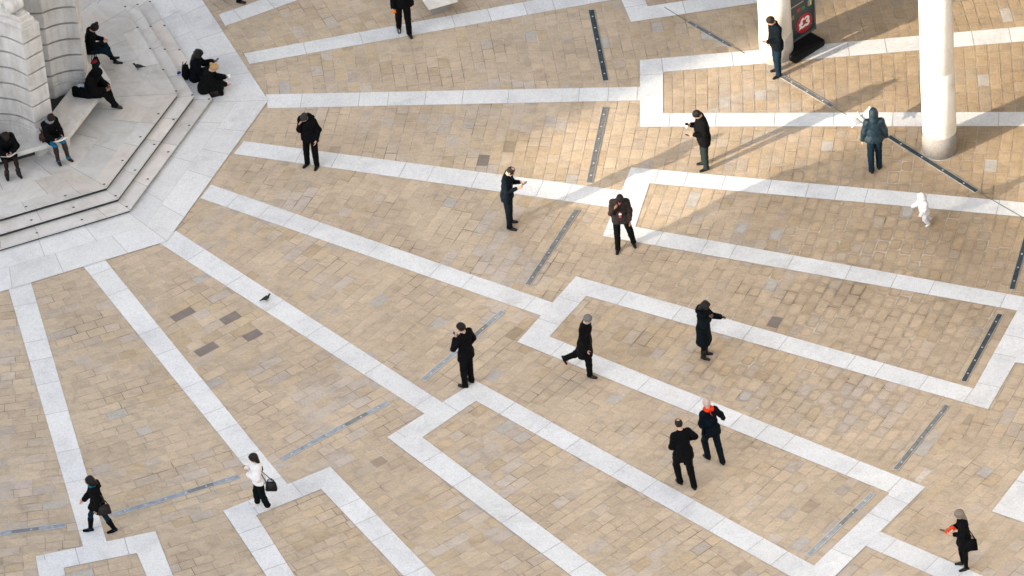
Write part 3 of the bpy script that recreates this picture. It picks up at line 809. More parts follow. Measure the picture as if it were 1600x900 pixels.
# ------------------------------------------------------------------ surrounding buildings (out of frame, placed and sized to shade the square)
M_FAC = mat_portland('facade_stone', (0.42, 0.39, 0.34)); M_WIN = plain('window_glass', (0.03, 0.04, 0.05), 0.1)
def building(u0, u1, v0, v1, h, label):
    ca, sa = math.cos(az), math.sin(az)
    uc, vc = (u0 + u1) / 2, (v0 + v1) / 2
    root = empty('shade_block', (uc * ca - vc * sa, uc * sa + vc * ca, 0), az); tag(root, label, 'building')
    bm = bmesh.new(); L_, W_ = u1 - u0, v1 - v0; box(bm, 0, 0, h / 2 - 0.4, L_, W_, h - 0.8); bm_obj('wall', bm, M_FAC, root)
    bm = bmesh.new(); box(bm, 0, 0, h - 0.4, L_ + 0.5, W_ + (0.0), 0.8); bm_obj('cornice', bm, M_PORT2, root)
    nf = int(h / 3.6); nw = max(1, int(W_ / 3.0))
    bm = bmesh.new()
    for f in range(nf):
        for k in range(nw): box(bm, L_ / 2 + 0.01, -W_ / 2 + (k + 0.5) * W_ / nw, 1.9 + f * 3.6, 0.06, 1.4, 2.1)
    o = bm_obj('window', bm, M_WIN, root); o['kind'] = 'stuff'
building(-68, -52, -13.7, -8.9, 18.2, 'unseen low stone block between two taller blocks, sized to let sunlight through')
building(-70, -52, -62, -13.75, 20.6, 'unseen long stone block, sized to shade the nearer paving')
building(-72, -52, -8.85, 60, 31.0, 'unseen tall stone block, sized to keep the far left shaded')
building2 = None
# the building carried by the colonnade: its underside is above the top of the frame
P1 = np.array(G(1213.5, 85.5)); P2 = np.array(G(1468.5, 234)); dd = (P2 - P1) / np.linalg.norm(P2 - P1); nn = np.array([-dd[1], dd[0]]); ang = math.atan2(dd[1], dd[0])
cc = (P1 + P2) / 2 + nn * 6.2
up = empty('arcade_building', (cc[0], cc[1], 9.45), ang); tag(up, 'building carried on the white colonnade, above the top of the picture', 'building')
bm = bmesh.new(); box(bm, 0, 0, 0.5, 44, 16, 1.0); bm_obj('soffit', bm, M_WHITE, up)
bm = bmesh.new(); box(bm, 0, 0.2, 8.0, 43.6, 15.6, 13.9); bm_obj('wall', bm, M_FAC, up)
bm = bmesh.new(); box(bm, 0, 1.6, -4.75, 43.0, 0.3, 9.4); bm_obj('shade_back_wall', bm, M_WIN, up)  # unseen back wall, added to cut low sky light under the arcade
bm = bmesh.new()
for k_ in range(29): box(bm, -21 + k_ * 1.5, 1.42, -4.75, 0.09, 0.10, 9.4)
for z_ in (-9.3, -6.6, -2.0): box(bm, 0, 1.43, z_, 43.0, 0.09, 0.14)
o = bm_obj('glazing_frame', bm, M_FRM, up)

# block added outside the frame on the right to cut the sky light
rb = empty('shade_block', (38.0, -12.0, 0)); tag(rb, 'unseen stone block on the right, added to dim the light there', 'building')
bm = bmesh.new(); box(bm, 0, 0, 12.6, 10, 46, 25.2); bm_obj('wall', bm, M_FAC, rb)
bm = bmesh.new(); box(bm, 0, 0, 25.6, 10.6, 46.6, 0.8); bm_obj('cornice', bm, M_PORT2, rb)
bm = bmesh.new()
for f_ in range(6):
    for k_ in range(14): box(bm, -5.0, -21.5 + k_ * 3.3, 2.3 + f_ * 4.0, 0.08, 1.5, 2.4)
o = bm_obj('window', bm, M_WIN, rb); o['kind'] = 'stuff'
# ------------------------------------------------------------------ sculpted figures (signed distance fields -> meshes)
def V(*a): return np.array(a, float)
def nrm(v): v = np.asarray(v, float); return v / (np.linalg.norm(v) + 1e-9)
class Sdf:
    def __init__(s): s.p = []; s.cuts = []; s.nz = 0.0
    def cap(s, a, b, ra, rb, w=None, sc=1.0, k=0.03): s.p.append(('c', V(*a), V(*b), ra, rb, w, sc, k)); return s
    def ell(s, c, r, A=None, k=0.02, neg=False): s.p.append(('n' if neg else 'e', V(*c), V(*r), A, k)); return s
    def cut(s, pt, n): s.cuts.append((V(*pt), nrm(n))); return s        # keeps the side n points away from
    def mesh(s, h):
        lo = V(9, 9, 9); hi = -lo
        for q in s.p:
            if q[0] == 'c':
                m = max(q[3], q[4]) * max(1, q[6]) + 0.02
                lo = np.minimum(lo, np.minimum(q[1], q[2]) - m); hi = np.maximum(hi, np.maximum(q[1], q[2]) + m)
            elif q[0] == 'e':
                m = max(q[2]) + 0.02; lo = np.minimum(lo, q[1] - m); hi = np.maximum(hi, q[1] + m)
        lo -= 2 * h; n = np.ceil((hi - lo) / h).astype(int) + 3
        D = np.full(n, 0.3, np.float32)
        ax = [lo[i] + h * np.arange(n[i]) for i in range(3)]
        for q in s.p:
            if q[0] == 'c':
                _, a, b, ra, rb, w_, sc, k = q
                m = max(ra, rb) * max(1, sc) + k + 2 * h; l = np.minimum(a, b) - m; u = np.maximum(a, b) + m
            else:
                _, c, r, A, k = q; m = max(r) + k + 2 * h; l = c - m; u = c + m
            i0 = np.maximum(0, ((l - lo) / h).astype(int)); i1 = np.minimum(n, ((u - lo) / h).astype(int) + 2)
            X, Y, Zz = np.meshgrid(ax[0][i0[0]:i1[0]], ax[1][i0[1]:i1[1]], ax[2][i0[2]:i1[2]], indexing='ij')
            P = np.stack([X, Y, Zz], -1)
            if q[0] == 'c':
                if w_ is not None:
                    f = 1 - 1 / sc
                    P = P - (P @ w_)[..., None] * w_ * f; a = a - (a @ w_) * w_ * f; b = b - (b @ w_) * w_ * f
                ba = b - a; L2 = ba @ ba + 1e-9; t = np.clip(((P - a) @ ba) / L2, 0, 1)
                d = np.linalg.norm(P - a - t[..., None] * ba, axis=-1) - (ra + (rb - ra) * t)
            else:
                v = P - c
                if A is not None: v = v @ A.T
                k0 = np.linalg.norm(v / r, axis=-1); k1 = np.linalg.norm(v / (r * r), axis=-1) + 1e-6; d = k0 * (k0 - 1) / k1
            S = D[i0[0]:i1[0], i0[1]:i1[1], i0[2]:i1[2]]
            if q[0] == 'n':
                hh = np.clip(k - np.abs(S + d), 0, None) / k; S[...] = np.maximum(S, -d) + hh * hh * k / 4
            else:
                hh = np.clip(k - np.abs(S - d), 0, None) / k; S[...] = np.minimum(S, d) - hh * hh * k / 4
        if s.nz or s.cuts:
            X, Y, Zz = np.meshgrid(*ax, indexing='ij')
            if s.nz:
                rs = np.random.RandomState(len(s.p) * 7 + int(abs(lo[0]) * 997)); acc = 0
                for fr in (16, 24, 38, 60):
                    kx, ky, kz = rs.randn(3) * V(0.6, 0.6, 1.1); ph = rs.rand() * 6
                    acc = acc + np.sin((kx * X + ky * Y + kz * Zz) * fr + ph + 1.5 * np.sin((ky * X - kx * Y + 0.7 * Zz) * fr * 0.4 + ph)) * (16 / fr) ** 0.7
                D = D + s.nz * acc
            for pt, nn in s.cuts:
                D = np.maximum(D, (X - pt[0]) * nn[0] + (Y - pt[1]) * nn[1] + (Zz - pt[2]) * nn[2])
        return surfnet(D, lo, h)
def surfnet(D, lo, h):
    sg = D < 0
    c8 = [(i, j, k) for i in (0, 1) for j in (0, 1) for k in (0, 1)]
    n = np.array(D.shape) - 1
    sl_ = lambda A, o: A[o[0]:o[0] + n[0], o[1]:o[1] + n[1], o[2]:o[2] + n[2]]
    cnt = sum(sl_(sg, o).astype(np.int8) for o in c8)
    act = (cnt > 0) & (cnt < 8)
    ids = np.argwhere(act)
    if len(ids) == 0: return np.zeros((0, 3)), []
    acc = np.zeros((len(ids), 3)); num = np.zeros(len(ids))
    for ia, a in enumerate(c8):
        for ib in range(ia + 1, 8):
            b = c8[ib]
            if sum(abs(a[q] - b[q]) for q in range(3)) != 1: continue
            da = D[ids[:, 0] + a[0], ids[:, 1] + a[1], ids[:, 2] + a[2]]; db = D[ids[:, 0] + b[0], ids[:, 1] + b[1], ids[:, 2] + b[2]]
            m = (da < 0) != (db < 0); t = np.where(m, da / np.where(m, da - db, 1), 0)
            acc += m[:, None] * (V(*a) + t[:, None] * (V(*b) - V(*a))); num += m
    vt = lo + h * (ids + acc / num[:, None])
    idx = np.full(n, -1, int); idx[ids[:, 0], ids[:, 1], ids[:, 2]] = np.arange(len(ids))
    F_ = []
    for ax_ in range(3):
        u, v = (ax_ + 1) % 3, (ax_ + 2) % 3
        A = sg; o = [slice(None)] * 3; o2 = [slice(None)] * 3
        o[ax_] = slice(0, -1); o2[ax_] = slice(1, None)
        ch = A[tuple(o)] != A[tuple(o2)]
        E_ = np.argwhere(ch)
        E_ = E_[(E_[:, u] > 0) & (E_[:, v] > 0) & (E_[:, u] < n[u]) & (E_[:, v] < n[v])]
        if len(E_) == 0: continue
        def gi(du, dv):
            q = E_.copy(); q[:, u] -= du; q[:, v] -= dv; return idx[q[:, 0], q[:, 1], q[:, 2]]
        q = np.stack([gi(0, 0), gi(1, 0), gi(1, 1), gi(0, 1)], 1)
        ins = A[E_[:, 0], E_[:, 1], E_[:, 2]]
        q[~ins] = q[~ins][:, ::-1]
        F_.append(q)
    F_ = np.concatenate(F_); F_ = F_[(F_ >= 0).all(1)]
    return vt, F_
def np_mesh(name, vt, fc, mats, parent=None, mi=None, smooth=True):
    me = bpy.data.meshes.new(name); nf = len(fc)
    me.vertices.add(len(vt)); me.vertices.foreach_set('co', np.asarray(vt, np.float32).ravel())
    me.loops.add(nf * 4); me.loops.foreach_set('vertex_index', np.asarray(fc, np.int32).ravel())
    me.polygons.add(nf); me.polygons.foreach_set('loop_start', np.arange(nf, dtype=np.int32) * 4)
    for m in mats: me.materials.append(m)
    if mi is not None: me.polygons.foreach_set('material_index', np.asarray(mi, np.int32))
    me.polygons.foreach_set('use_smooth', [smooth] * nf)
    me.update(calc_edges=True); me.validate()
    o = bpy.data.objects.new(name, me); COL.objects.link(o)
    if parent: o.parent = parent
    return o

_lo = 0.42
_C0 = C
def C(name, col, **k):
    return _C0(name, [x * _lo for x in col] if max(col) < 0.15 and not name.startswith('skin') else col, **k)
SKIN = C('skin_light', (0.58, 0.36, 0.27), rough=0.55, var=0.08); SKIN_B = C('skin_brown', (0.30, 0.16, 0.10), rough=0.55, var=0.08); SKIN_D = C('skin_dark', (0.12, 0.06, 0.04), rough=0.5, var=0.08)
BLACK = C('black_wool', (0.012, 0.013, 0.015)); NAVY = C('navy_wool', (0.014, 0.02, 0.032)); CHAR = C('charcoal_wool', (0.022, 0.024, 0.028))
BLKL = C('black_leather', (0.010, 0.011, 0.013), rough=0.4); JEAN = C('blue_denim', (0.02, 0.05, 0.085)); JEAN2 = C('bright_denim', (0.015, 0.13, 0.26)); TEALD = C('dark_teal_denim', (0.01, 0.04, 0.06))
WHITE = C('white_cotton', (0.78, 0.77, 0.77), var=0.05); EYE = plain('eye_dark', (0.02, 0.015, 0.012), 0.3); LIP = plain('lip', (0.35, 0.12, 0.10), 0.6)
H_BLK = C('black_hair', (0.008, 0.007, 0.007), rough=0.5, scale=40); H_BRN = C('brown_hair', (0.045, 0.022, 0.014), rough=0.5, scale=40); H_GRY = C('grey_hair', (0.16, 0.16, 0.165), rough=0.6, scale=40)
H_BLO = C('blond_hair', (0.45, 0.29, 0.13), rough=0.5, scale=40); H_DB = C('dark_brown_hair', (0.02, 0.011, 0.008), rough=0.5, scale=40)

def tube_np(pts, rs, seg=6):
    vs, fs = [], []
    pts = [V(*p) for p in pts]
    for i, p in enumerate(pts):
        t = nrm(pts[min(i + 1, len(pts) - 1)] - pts[max(i - 1, 0)]); a = np.cross(t, V(0.3, 0.2, 1)); a = nrm(a); b = np.cross(t, a)
        for k in range(seg):
            an = 2 * math.pi * k / seg; vs.append(p + (a * math.cos(an) + b * math.sin(an)) * rs[i])
    for i in range(len(pts) - 1):
        for k in range(seg): fs.append((i * seg + k, i * seg + (k + 1) % seg, (i + 1) * seg + (k + 1) % seg, (i + 1) * seg + k))
    c = len(vs); vs.append(pts[-1] + nrm(pts[-1] - pts[-2]) * rs[-1] * 0.6)
    for k in range(0, seg, 2): fs.append(((len(pts) - 1) * seg + k, (len(pts) - 1) * seg + (k + 1) % seg, (len(pts) - 1) * seg + (k + 2) % seg, c))
    return vs, fs
def hand_np(wr, d, pn, curl, side, S):
    """palm + five unequal bent fingers; pn = direction the palm faces"""
    d = nrm(d); pn = nrm(V(*pn) - d * (V(*pn) @ d)); lat = np.cross(d, pn) * side     # thumb side
    vs, fs = [], []
    def add(v, f):
        b = len(vs); vs.extend(v); fs.extend([tuple(b + i for i in q) for q in f])
    L_ = 0.19 * S
    for q in range(4):
        off = (0.032 - 0.021 * q) * S; base = wr + d * (0.09 - 0.006 * abs(q - 1)) * S + lat * off
        ln = (0.070, 0.079, 0.074, 0.058)[q] * S; p = [wr + d * 0.015 * S + lat * off * 0.6, wr + d * 0.05 * S + lat * off * 0.9, base]; rr = [0.013 * S, 0.0125 * S, 0.0095 * S]
        a = curl * (0.6 + 0.1 * q); cur = base; ang = a * 0.5
        for sg_, fl in enumerate((0.45, 0.32, 0.23)):
            cur = cur + (d * math.cos(ang) + pn * math.sin(ang)) * ln * fl; p.append(cur); rr.append((0.0085, 0.0078, 0.0066)[sg_] * S); ang += a
        add(*tube_np(p, rr))
    tb = wr + d * 0.025 * S + lat * 0.022 * S
    p = [wr + d * 0.01 * S, tb, tb + (d * 0.6 + lat * 0.75 + pn * 0.25) * 0.035 * S, tb + (d * 0.95 + lat * 0.9 + pn * 0.5) * 0.055 * S]
    add(*tube_np(p, [0.014 * S, 0.0135 * S, 0.0105 * S, 0.008 * S]))
    return vs, fs, wr + d * 0.085 * S + pn * 0.025 * S

def person(label, px, yaw, H=1.75, fem=False, pose=None, body=SKIN, top=None, bottom=None, shoes=None, hair=None, extra=None, z=0.0, seat=None, bulk=1.0, cat='person', group=None, res=0.011, child=False):
    """px: (x, y) picture point of the ground (or seat) below the figure; yaw: direction faced, degrees from +x"""
    po = dict(lean=0, side=0, hp=12, hy=0, ua_r=(0.18, 0.02, -1), fa_r=(0.05, 0.15, -1), ua_l=(0.18, 0.02, -1), fa_l=(0.05, 0.15, -1), th_r=(0.04, 0.03, -1), sh_r=(0.02, -0.03, -1), th_l=(0.04, 0.03, -1), sh_l=(0.02, -0.03, -1), ft_r=(0.18, 1, 0), ft_l=(0.18, 1, 0), twist=0, curl=0.5, pn_r=(-1, 0.2, 0), pn_l=(-1, 0.2, 0))
    po.update(pose or {})
    S = H / 1.75; s = S
    w_ = S * (0.93 if fem else 1.0) * (1.0)
    def sd(v, sgn): return nrm(V(v[0] * sgn, v[1], v[2]))
    hip = V(0, 0, 0); hw = 0.088 * S
    le = math.radians(po['lean']); si = math.radians(po['side'])
    up_ = nrm(V(math.sin(si), math.sin(le), math.cos(le) * math.cos(si)))
    fw = nrm(V(0, math.cos(le), -math.sin(le)))
    tw = math.radians(po['twist']); rt = nrm(np.cross(fw, up_)); rts = nrm(rt * math.cos(tw) + fw * math.sin(tw)); fws = nrm(np.cross(up_, rts))
    HS = 0.82 if child else 1.0      # leg scale for small children
    waist = hip + up_ * 0.20 * S; chest = hip + up_ * 0.38 * S + fws * 0.01; neckb = hip + up_ * 0.515 * S - fws * 0.005
    shw = (0.160 if not fem else 0.146) * S
    J = {}
    for n_, g in (('r', 1), ('l', -1)):
        shd = neckb - up_ * 0.055 * S + rts * g * shw
        J['s' + n_] = shd; J['e' + n_] = shd + sd(po['ua_' + n_], g) * 0.285 * S; J['w' + n_] = J['e' + n_] + sd(po['fa_' + n_], g) * 0.255 * S
        hp_ = hip + V(1, 0, 0) * g * hw - V(0, 0, 0.02 * S)
        J['h' + n_] = hp_; J['k' + n_] = hp_ + sd(po['th_' + n_], g) * 0.435 * S * HS; J['a' + n_] = J['k' + n_] + sd(po['sh_' + n_], g) * 0.405 * S * HS
    a1, a2 = math.radians(-po['hp']), math.radians(po['hy'])
    hf = fws * math.cos(a2) - rts * math.sin(a2); hr = rts * math.cos(a2) + fws * math.sin(a2)
    hu = up_ * math.cos(a1) + hf * math.sin(-a1) ; hf2 = hf * math.cos(a1) + up_ * math.sin(a1); hu = nrm(hu); hf2 = nrm(hf2); hr = nrm(np.cross(hf2, hu))
    hs = S * (1.0 if not child else 1.55)
    skull = neckb + up_ * 0.06 * S + hu * 0.125 * hs + hf2 * 0.028 * hs
    A = np.stack([hr, hf2, hu])
    # ground the figure
    foot_z = {}
    for n_, g in (('r', 1), ('l', -1)):
        f = nrm(V(po['ft_' + n_][0] * g, po['ft_' + n_][1], po['ft_' + n_][2])); J['f' + n_] = f
        foot_z[n_] = min(J['a' + n_][2] - 0.075 * S, J['a' + n_][2] - 0.055 * S + f[2] * 0.17 * S - 0.018 * S)
    if seat is None and po.get('anc'): dz = z - min(foot_z.values()); midp = J['a' + po['anc']]
    elif seat is None: dz = z - min(foot_z.values()); midp = (J['ar'] + J['al']) / 2 if abs(foot_z['r'] - foot_z['l']) < 0.05 else J['ar' if foot_z['r'] < foot_z['l'] else 'al']
    else: dz = seat + 0.085 * S; midp = hip
    g = G(px[0], px[1], z if seat is None else seat)
    ya = math.radians(yaw - 90)
    ca, sa = math.cos(ya), math.sin(ya)
    ox, oy = (midp[0] * ca - midp[1] * sa, midp[0] * sa + midp[1] * ca)
    # body mesh: head, neck, torso core, limbs
    B_ = Sdf()
    t_ = top or {}; bt = bottom or {}
    B_.ell(skull, V(0.074, 0.094, 0.100) * hs, A, 0.02)
    jaw = skull - hu * 0.065 * hs + hf2 * 0.030 * hs; B_.ell(jaw, V(0.054, 0.060, 0.062) * hs, A, 0.035)
    B_.ell(skull - hu * 0.018 * hs + hf2 * 0.096 * hs, V(0.011, 0.016, 0.020) * hs, A, 0.018)
    for g_ in (-1, 1):
        B_.ell(skull - hu * 0.012 * hs + hr * 0.074 * hs * g_ - hf2 * 0.008 * hs, V(0.008, 0.018, 0.028) * hs, A, 0.008)
        B_.ell(skull + hu * 0.006 * hs + hf2 * 0.090 * hs + hr * 0.031 * hs * g_, V(0.014, 0.010, 0.009) * hs, A, 0.014, neg=True)
    B_.cap(neckb - up_ * 0.02, skull - hu * 0.06 * hs - hf2 * 0.02 * hs, 0.056 * S, 0.052 * S)
    wd = 1.42; tb = 0.090 * S * (0.93 if fem else 1)
    B_.cap(hip + up_ * 0.02, waist, tb * 1.05, tb * 0.88, rts, wd); B_.cap(waist, chest, tb * 0.88, tb, rts, wd); B_.cap(chest, neckb - up_ * 0.06 * S, tb, 0.07 * S, rts, 1.3)
    B_.cap(J['sl'], J['sr'], 0.048 * S, 0.048 * S)
    legs_bare = bt.get('type') in ('tights', 'bare')
    for n_ in 'rl':
        B_.cap(J['s' + n_], J['e' + n_], 0.043 * S, 0.034 * S, k=0.02); B_.cap(J['e' + n_], J['w' + n_], 0.034 * S, 0.022 * S, k=0.02)
        B_.cap(J['h' + n_], J['k' + n_], 0.072 * S, 0.046 * S); B_.cap(J['k' + n_], J['a' + n_], 0.045 * S, 0.030 * S, k=0.02)
        ck = J['k' + n_] * 0.7 + J['a' + n_] * 0.3
        B_.ell(ck, V(0.045, 0.045, 0.08) * S, None, 0.03)
        B_.cap(J['a' + n_] - V(0, 0, 0.03) * S, J['a' + n_] - V(0, 0, 0.045 * S) + J['f' + n_] * 0.14 * S, 0.028 * S, 0.02 * S, k=0.02)
    vt, fc = B_.mesh(res)
    vt = [vt]; fcs = [np.asarray(fc)]; nv = len(vt[0])
    palms = {}
    mats = [body, EYE, LIP, body]; mi = [np.zeros(len(fc), int)]
    def addnp(v, f, m):
        nonlocal nv
        vt.append(np.array(v)); fcs.append(np.array(f, int) + nv); nv += len(v); mi.append(np.full(len(f), m))
    for n_, g_ in (('r', 1), ('l', -1)):
        d = nrm(J['w' + n_] - J['e' + n_]); hd = po.get('hd_' + n_); d = sd(hd, g_) if hd else d
        pnv = po['pn_' + n_]; v, f, pal = hand_np(J['w' + n_] - d * 0.005, d, V(pnv[0] * g_, pnv[1], pnv[2]), po['curl'], g_, S * (1.0 if not fem else 0.92)); addnp(v, f, 0); palms[n_] = pal
        ex = skull + hu * 0.008 * hs + hf2 * 0.083 * hs + hr * 0.031 * hs * g_
        v, f = tube_np([ex - hr * 0.011 * hs, ex - hr * 0.006 * hs + hf2 * 0.002, ex, ex + hr * 0.006 * hs + hf2 * 0.002, ex + hr * 0.011 * hs], [0.002 * hs, 0.0065 * hs, 0.008 * hs, 0.0065 * hs, 0.002 * hs]); addnp(v, f, 1)
    mx = skull - hu * 0.058 * hs + hf2 * 0.086 * hs
    v, f = tube_np([mx - hr * 0.022 * hs, mx - hr * 0.01 * hs + hf2 * 0.005 * hs, mx + hr * 0.01 * hs + hf2 * 0.005 * hs, mx + hr * 0.022 * hs], [0.002 * hs, 0.006 * hs, 0.006 * hs, 0.002 * hs]); addnp(v, f, 2)
    root = np_mesh('person', np.concatenate(vt), np.concatenate(fcs), mats, None, np.concatenate(mi))
    root.location = (g[0] - ox, g[1] - oy, dz); root.rotation_euler[2] = ya
    tag(root, label, cat, group)
    def piece(name, sd_, mat, rs=None, par=None):
        v, f = sd_.mesh(rs or res * 1.1)
        if len(v) == 0: return None
        return np_mesh(name, v, f, [mat], par or root)
    down = V(0, 0, -1)
    # bottoms
    if bt.get('type') in ('trousers', 'tights'):
        q = Sdf(); q.nz = bt.get('nz', 0.0022) if bt['type'] == 'trousers' else 0
        lo_ = bt.get('loose', 0.028 if bt['type'] == 'trousers' else 0.006) * S
        q.cap(hip + up_ * 0.03, hip + up_ * 0.10 * S, tb * 1.12 + lo_ * 0.5, tb * 1.0 + lo_ * 0.4, rts, wd)
        q.cap(J['hl'], J['hr'], 0.085 * S, 0.085 * S)
        for n_ in 'rl':
            en = J['a' + n_] * (1 if bt['type'] == 'tights' else 1) + (V(0, 0, -0.012 * S) if not bt.get('crop') else V(0, 0, bt['crop']))
            q.cap(J['h' + n_], J['k' + n_], 0.084 * S + lo_ * 0.6, 0.052 * S + lo_, k=0.025); q.cap(J['k' + n_], en, 0.050 * S + lo_, (0.040 if bt['type'] == 'trousers' else 0.034) * S + lo_ * bt.get('flare', 0.9), k=0.02)
            if bt['type'] == 'trousers': q.ell(en, V(0.062, 0.070, 0.04) * S, None, 0.02)
            ck = J['k' + n_] * 0.68 + J['a' + n_] * 0.32
            q.ell(ck, V(0.05, 0.05, 0.09) * S + lo_ * 0.6, None, 0.03)
        piece('trousers' if bt['type'] == 'trousers' else 'tights', q, bt['mat'])
    # shoes
    if shoes:
        for n_, g_ in (('r', 1), ('l', -1)):
            f = J['f' + n_]; a_ = J['a' + n_]; u2 = nrm(V(0, 0, 1) - f * f[2]); q = Sdf()
            heel = a_ - u2 * 0.046 * S - f * 0.045 * S; toe = a_ - u2 * 0.056 * S + f * 0.155 * S
            q.cap(heel, a_ - u2 * 0.044 * S + f * 0.04 * S, 0.036 * S, 0.042 * S, k=0.015); q.cap(a_ - u2 * 0.048 * S + f * 0.04 * S, toe, 0.042 * S, 0.030 * S, np.cross(f, u2), 1.22, 0.02)
            q.cap(a_ - u2 * 0.03 * S, a_ + u2 * 0.01 * S, 0.040 * S, 0.037 * S, k=0.02)
            if shoes.get('boot'):
                e_ = a_ + (J['k' + n_] - a_) * shoes['boot']; q.cap(a_, e_, 0.050 * S, 0.068 * S, k=0.02); q.ell(a_ * 0.35 + J['k' + n_] * 0.65 if shoes['boot'] > 0.6 else a_, V(0.066, 0.066, 0.10 if shoes['boot'] > 0.6 else 0.05) * S, None, 0.02)
            q.cut(a_ - u2 * 0.075 * S, -u2)
            piece('boot' if shoes.get('boot') else 'shoe', q, shoes['mat'], res * 0.9)
    # skirt / dress hem
    if bt.get('type') == 'skirt' or bt.get('skirt'):
        q = Sdf(); m = bt.get('skirt') or bt
        kk = m.get('len', 0.8)
        for n_ in 'rl':
            q.cap(J['h' + n_], J['h' + n_] + (J['k' + n_] - J['h' + n_]) * kk, 0.095 * S, 0.075 * S, k=0.08)
            if seat is not None: q.cap(J['k' + n_] - V(0, 0.03, 0), J['k' + n_] * 0.7 + J['a' + n_] * 0.3, 0.07 * S, 0.07 * S, k=0.06)
        q.cap(hip, waist, tb * 1.15, tb, rts, wd); q.nz = 0.003
        piece('skirt', q, m['mat'])
    # top garments
    def upper(name, t):
        q = Sdf(); q.nz = t.get('nz', 0.0034); lo_ = (t.get('loose', 0.022) + 0.006) * S; bk = bulk
        q.cap(hip + up_ * 0.0, waist, (tb * 1.10 + lo_) * bk, (tb * 0.95 + lo_) * bk, rts, wd * (0.96 if bk > 1.1 else 1), 0.04); q.cap(waist, chest, (tb * 0.95 + lo_) * bk, tb * 1.02 + lo_, rts, wd, 0.04)
        q.cap(chest, neckb - up_ * 0.045 * S, tb * 1.02 + lo_, 0.068 * S + lo_ * 0.4, rts, 1.35, 0.04)
        q.cap(J['sl'] + up_ * 0.0, J['sr'], 0.05 * S + lo_, 0.05 * S + lo_, k=0.05)
        q.cap(J['sl'] - up_ * 0.0, neckb + up_ * 0.012, 0.045 * S + lo_ * 0.7, 0.05 * S, k=0.03); q.cap(J['sr'], neckb + up_ * 0.012, 0.045 * S + lo_ * 0.7, 0.05 * S, k=0.03)
        if bk > 1.1: q.ell(waist + fws * 0.05 + up_ * 0.0, V(0.17, 0.15, 0.17) * S, None, 0.08)
        for n_, g_ in (('r', 1), ('l', -1)):
            if t.get('sleeves', True):
                wr = J['w' + n_] + (J['e' + n_] - J['w' + n_]) * t.get('cuff', 0.08)
                q.cap(J['s' + n_], J['e' + n_], 0.052 * S + lo_ * 0.9, 0.041 * S + lo_ * 0.8, k=0.03); q.cap(J['e' + n_], wr, 0.041 * S + lo_ * 0.8, 0.030 * S + lo_ * 0.75, k=0.03)
        hem = t.get('hem', 0.1) * S
        if seat is None:
            zc = -hem
            fl = t.get('flare', 0.0)
            q.cap(hip, hip + V(0, 0, -hem - 0.04), tb * 1.15 + lo_, tb * 1.12 + lo_ + fl, V(1, 0, 0), wd * 0.98, 0.05)
            for n_ in 'rl':
                d = J['k' + n_] - J['h' + n_]; tt = min(1.0, (hem + 0.06) / 0.43 / S)
                q.cap(J['h' + n_], J['h' + n_] + d * tt, 0.088 * S + lo_ * 0.8, 0.085 * S + lo_, k=0.07)
                if hem > 0.45 * S:
                    d2 = J['a' + n_] - J['k' + n_]; q.cap(J['k' + n_], J['k' + n_] + d2 * min(0.7, (hem - 0.36) / 0.4), 0.085 * S + lo_, 0.08 * S + lo_, k=0.1)
            if t.get('tail'): q.cap(hip + V(0, -0.1, -0.02), hip + V(0, -0.22, -hem), 0.05, 0.04, V(1, 0, 0), 2.5, 0.05)
            q.cut((0, 0, zc), (0.06, t.get('hemtilt', 0.05), -1))
        else:
            tt = t.get('cover', 0.5)
            if tt > 0:
                for n_ in 'rl': q.cap(J['h' + n_], J['h' + n_] + (J['k' + n_] - J['h' + n_]) * tt, 0.088 * S + lo_ * 0.6, 0.072 * S + lo_ * 0.7, k=0.08)
        return piece(name, q, t['mat'])
    if top:
        if top.get('shirt'):      # shirt showing in the neck opening
            q = Sdf(); q.cap(chest + fws * 0.035 * S, neckb + fws * 0.035 * S - up_ * 0.03, 0.078 * S, 0.060 * S, rts, 0.85, 0.02); q.cap(neckb - up_ * 0.03 * S, neckb + up_ * 0.035 * S + hf2 * 0.012, 0.066 * S, 0.062 * S, k=0.02)
            q.cut(neckb + up_ * 0.052 * S + fws * 0.02, nrm(up_ - fws * 0.25)); piece('shirt', q, top['shirt'], res * 0.9)
        gar = upper(top.get('name', 'jacket'), top)
        if top.get('vee'):        # open front: visible shirt wedge, lapels
            q = Sdf(); vl = top['vee']; fr = tb * 1.02 + top.get('loose', 0.022) * S
            a0 = neckb + fws * 0.062 * S - up_ * 0.01 * S; b0 = neckb - up_ * vl * S + fws * (fr + (0.004 if not top.get('veew') else 0.022))
            q.cap(a0, b0, 0.040 * S, top.get('veew', 0.012) * S, fws, 0.35 if not top.get('veew') else 0.5, 0.01); piece('shirt_front', q, top['veemat'], 0.007)
            if top.get('tie'):
                q = Sdf(); q.cap(a0 + fws * 0.022, b0 + fws * 0.010, 0.011, 0.016, fws, 0.5, 0.01); piece('tie', q, top['tie'], 0.006)
            for g_ in (-1, 1):
                q = Sdf(); q.cap(a0 + rts * g_ * 0.048 * S + fws * 0.006, b0 + rts * g_ * 0.014 * S + fws * 0.006, 0.026 * S, 0.012 * S, fws, 0.4, 0.01); piece('lapel', q, top['mat'], 0.007)
        if top.get('collar'):
            q = Sdf(); q.cap(neckb - up_ * 0.01 * S, neckb + up_ * 0.045 * S, 0.082 * S, 0.074 * S, k=0.02); q.cut(neckb + up_ * 0.06 * S, up_); q.ell(neckb + up_ * 0.07 * S, V(0.062, 0.062, 0.05) * S, None, 0.01, neg=True); piece('collar', q, top['collar'], res)
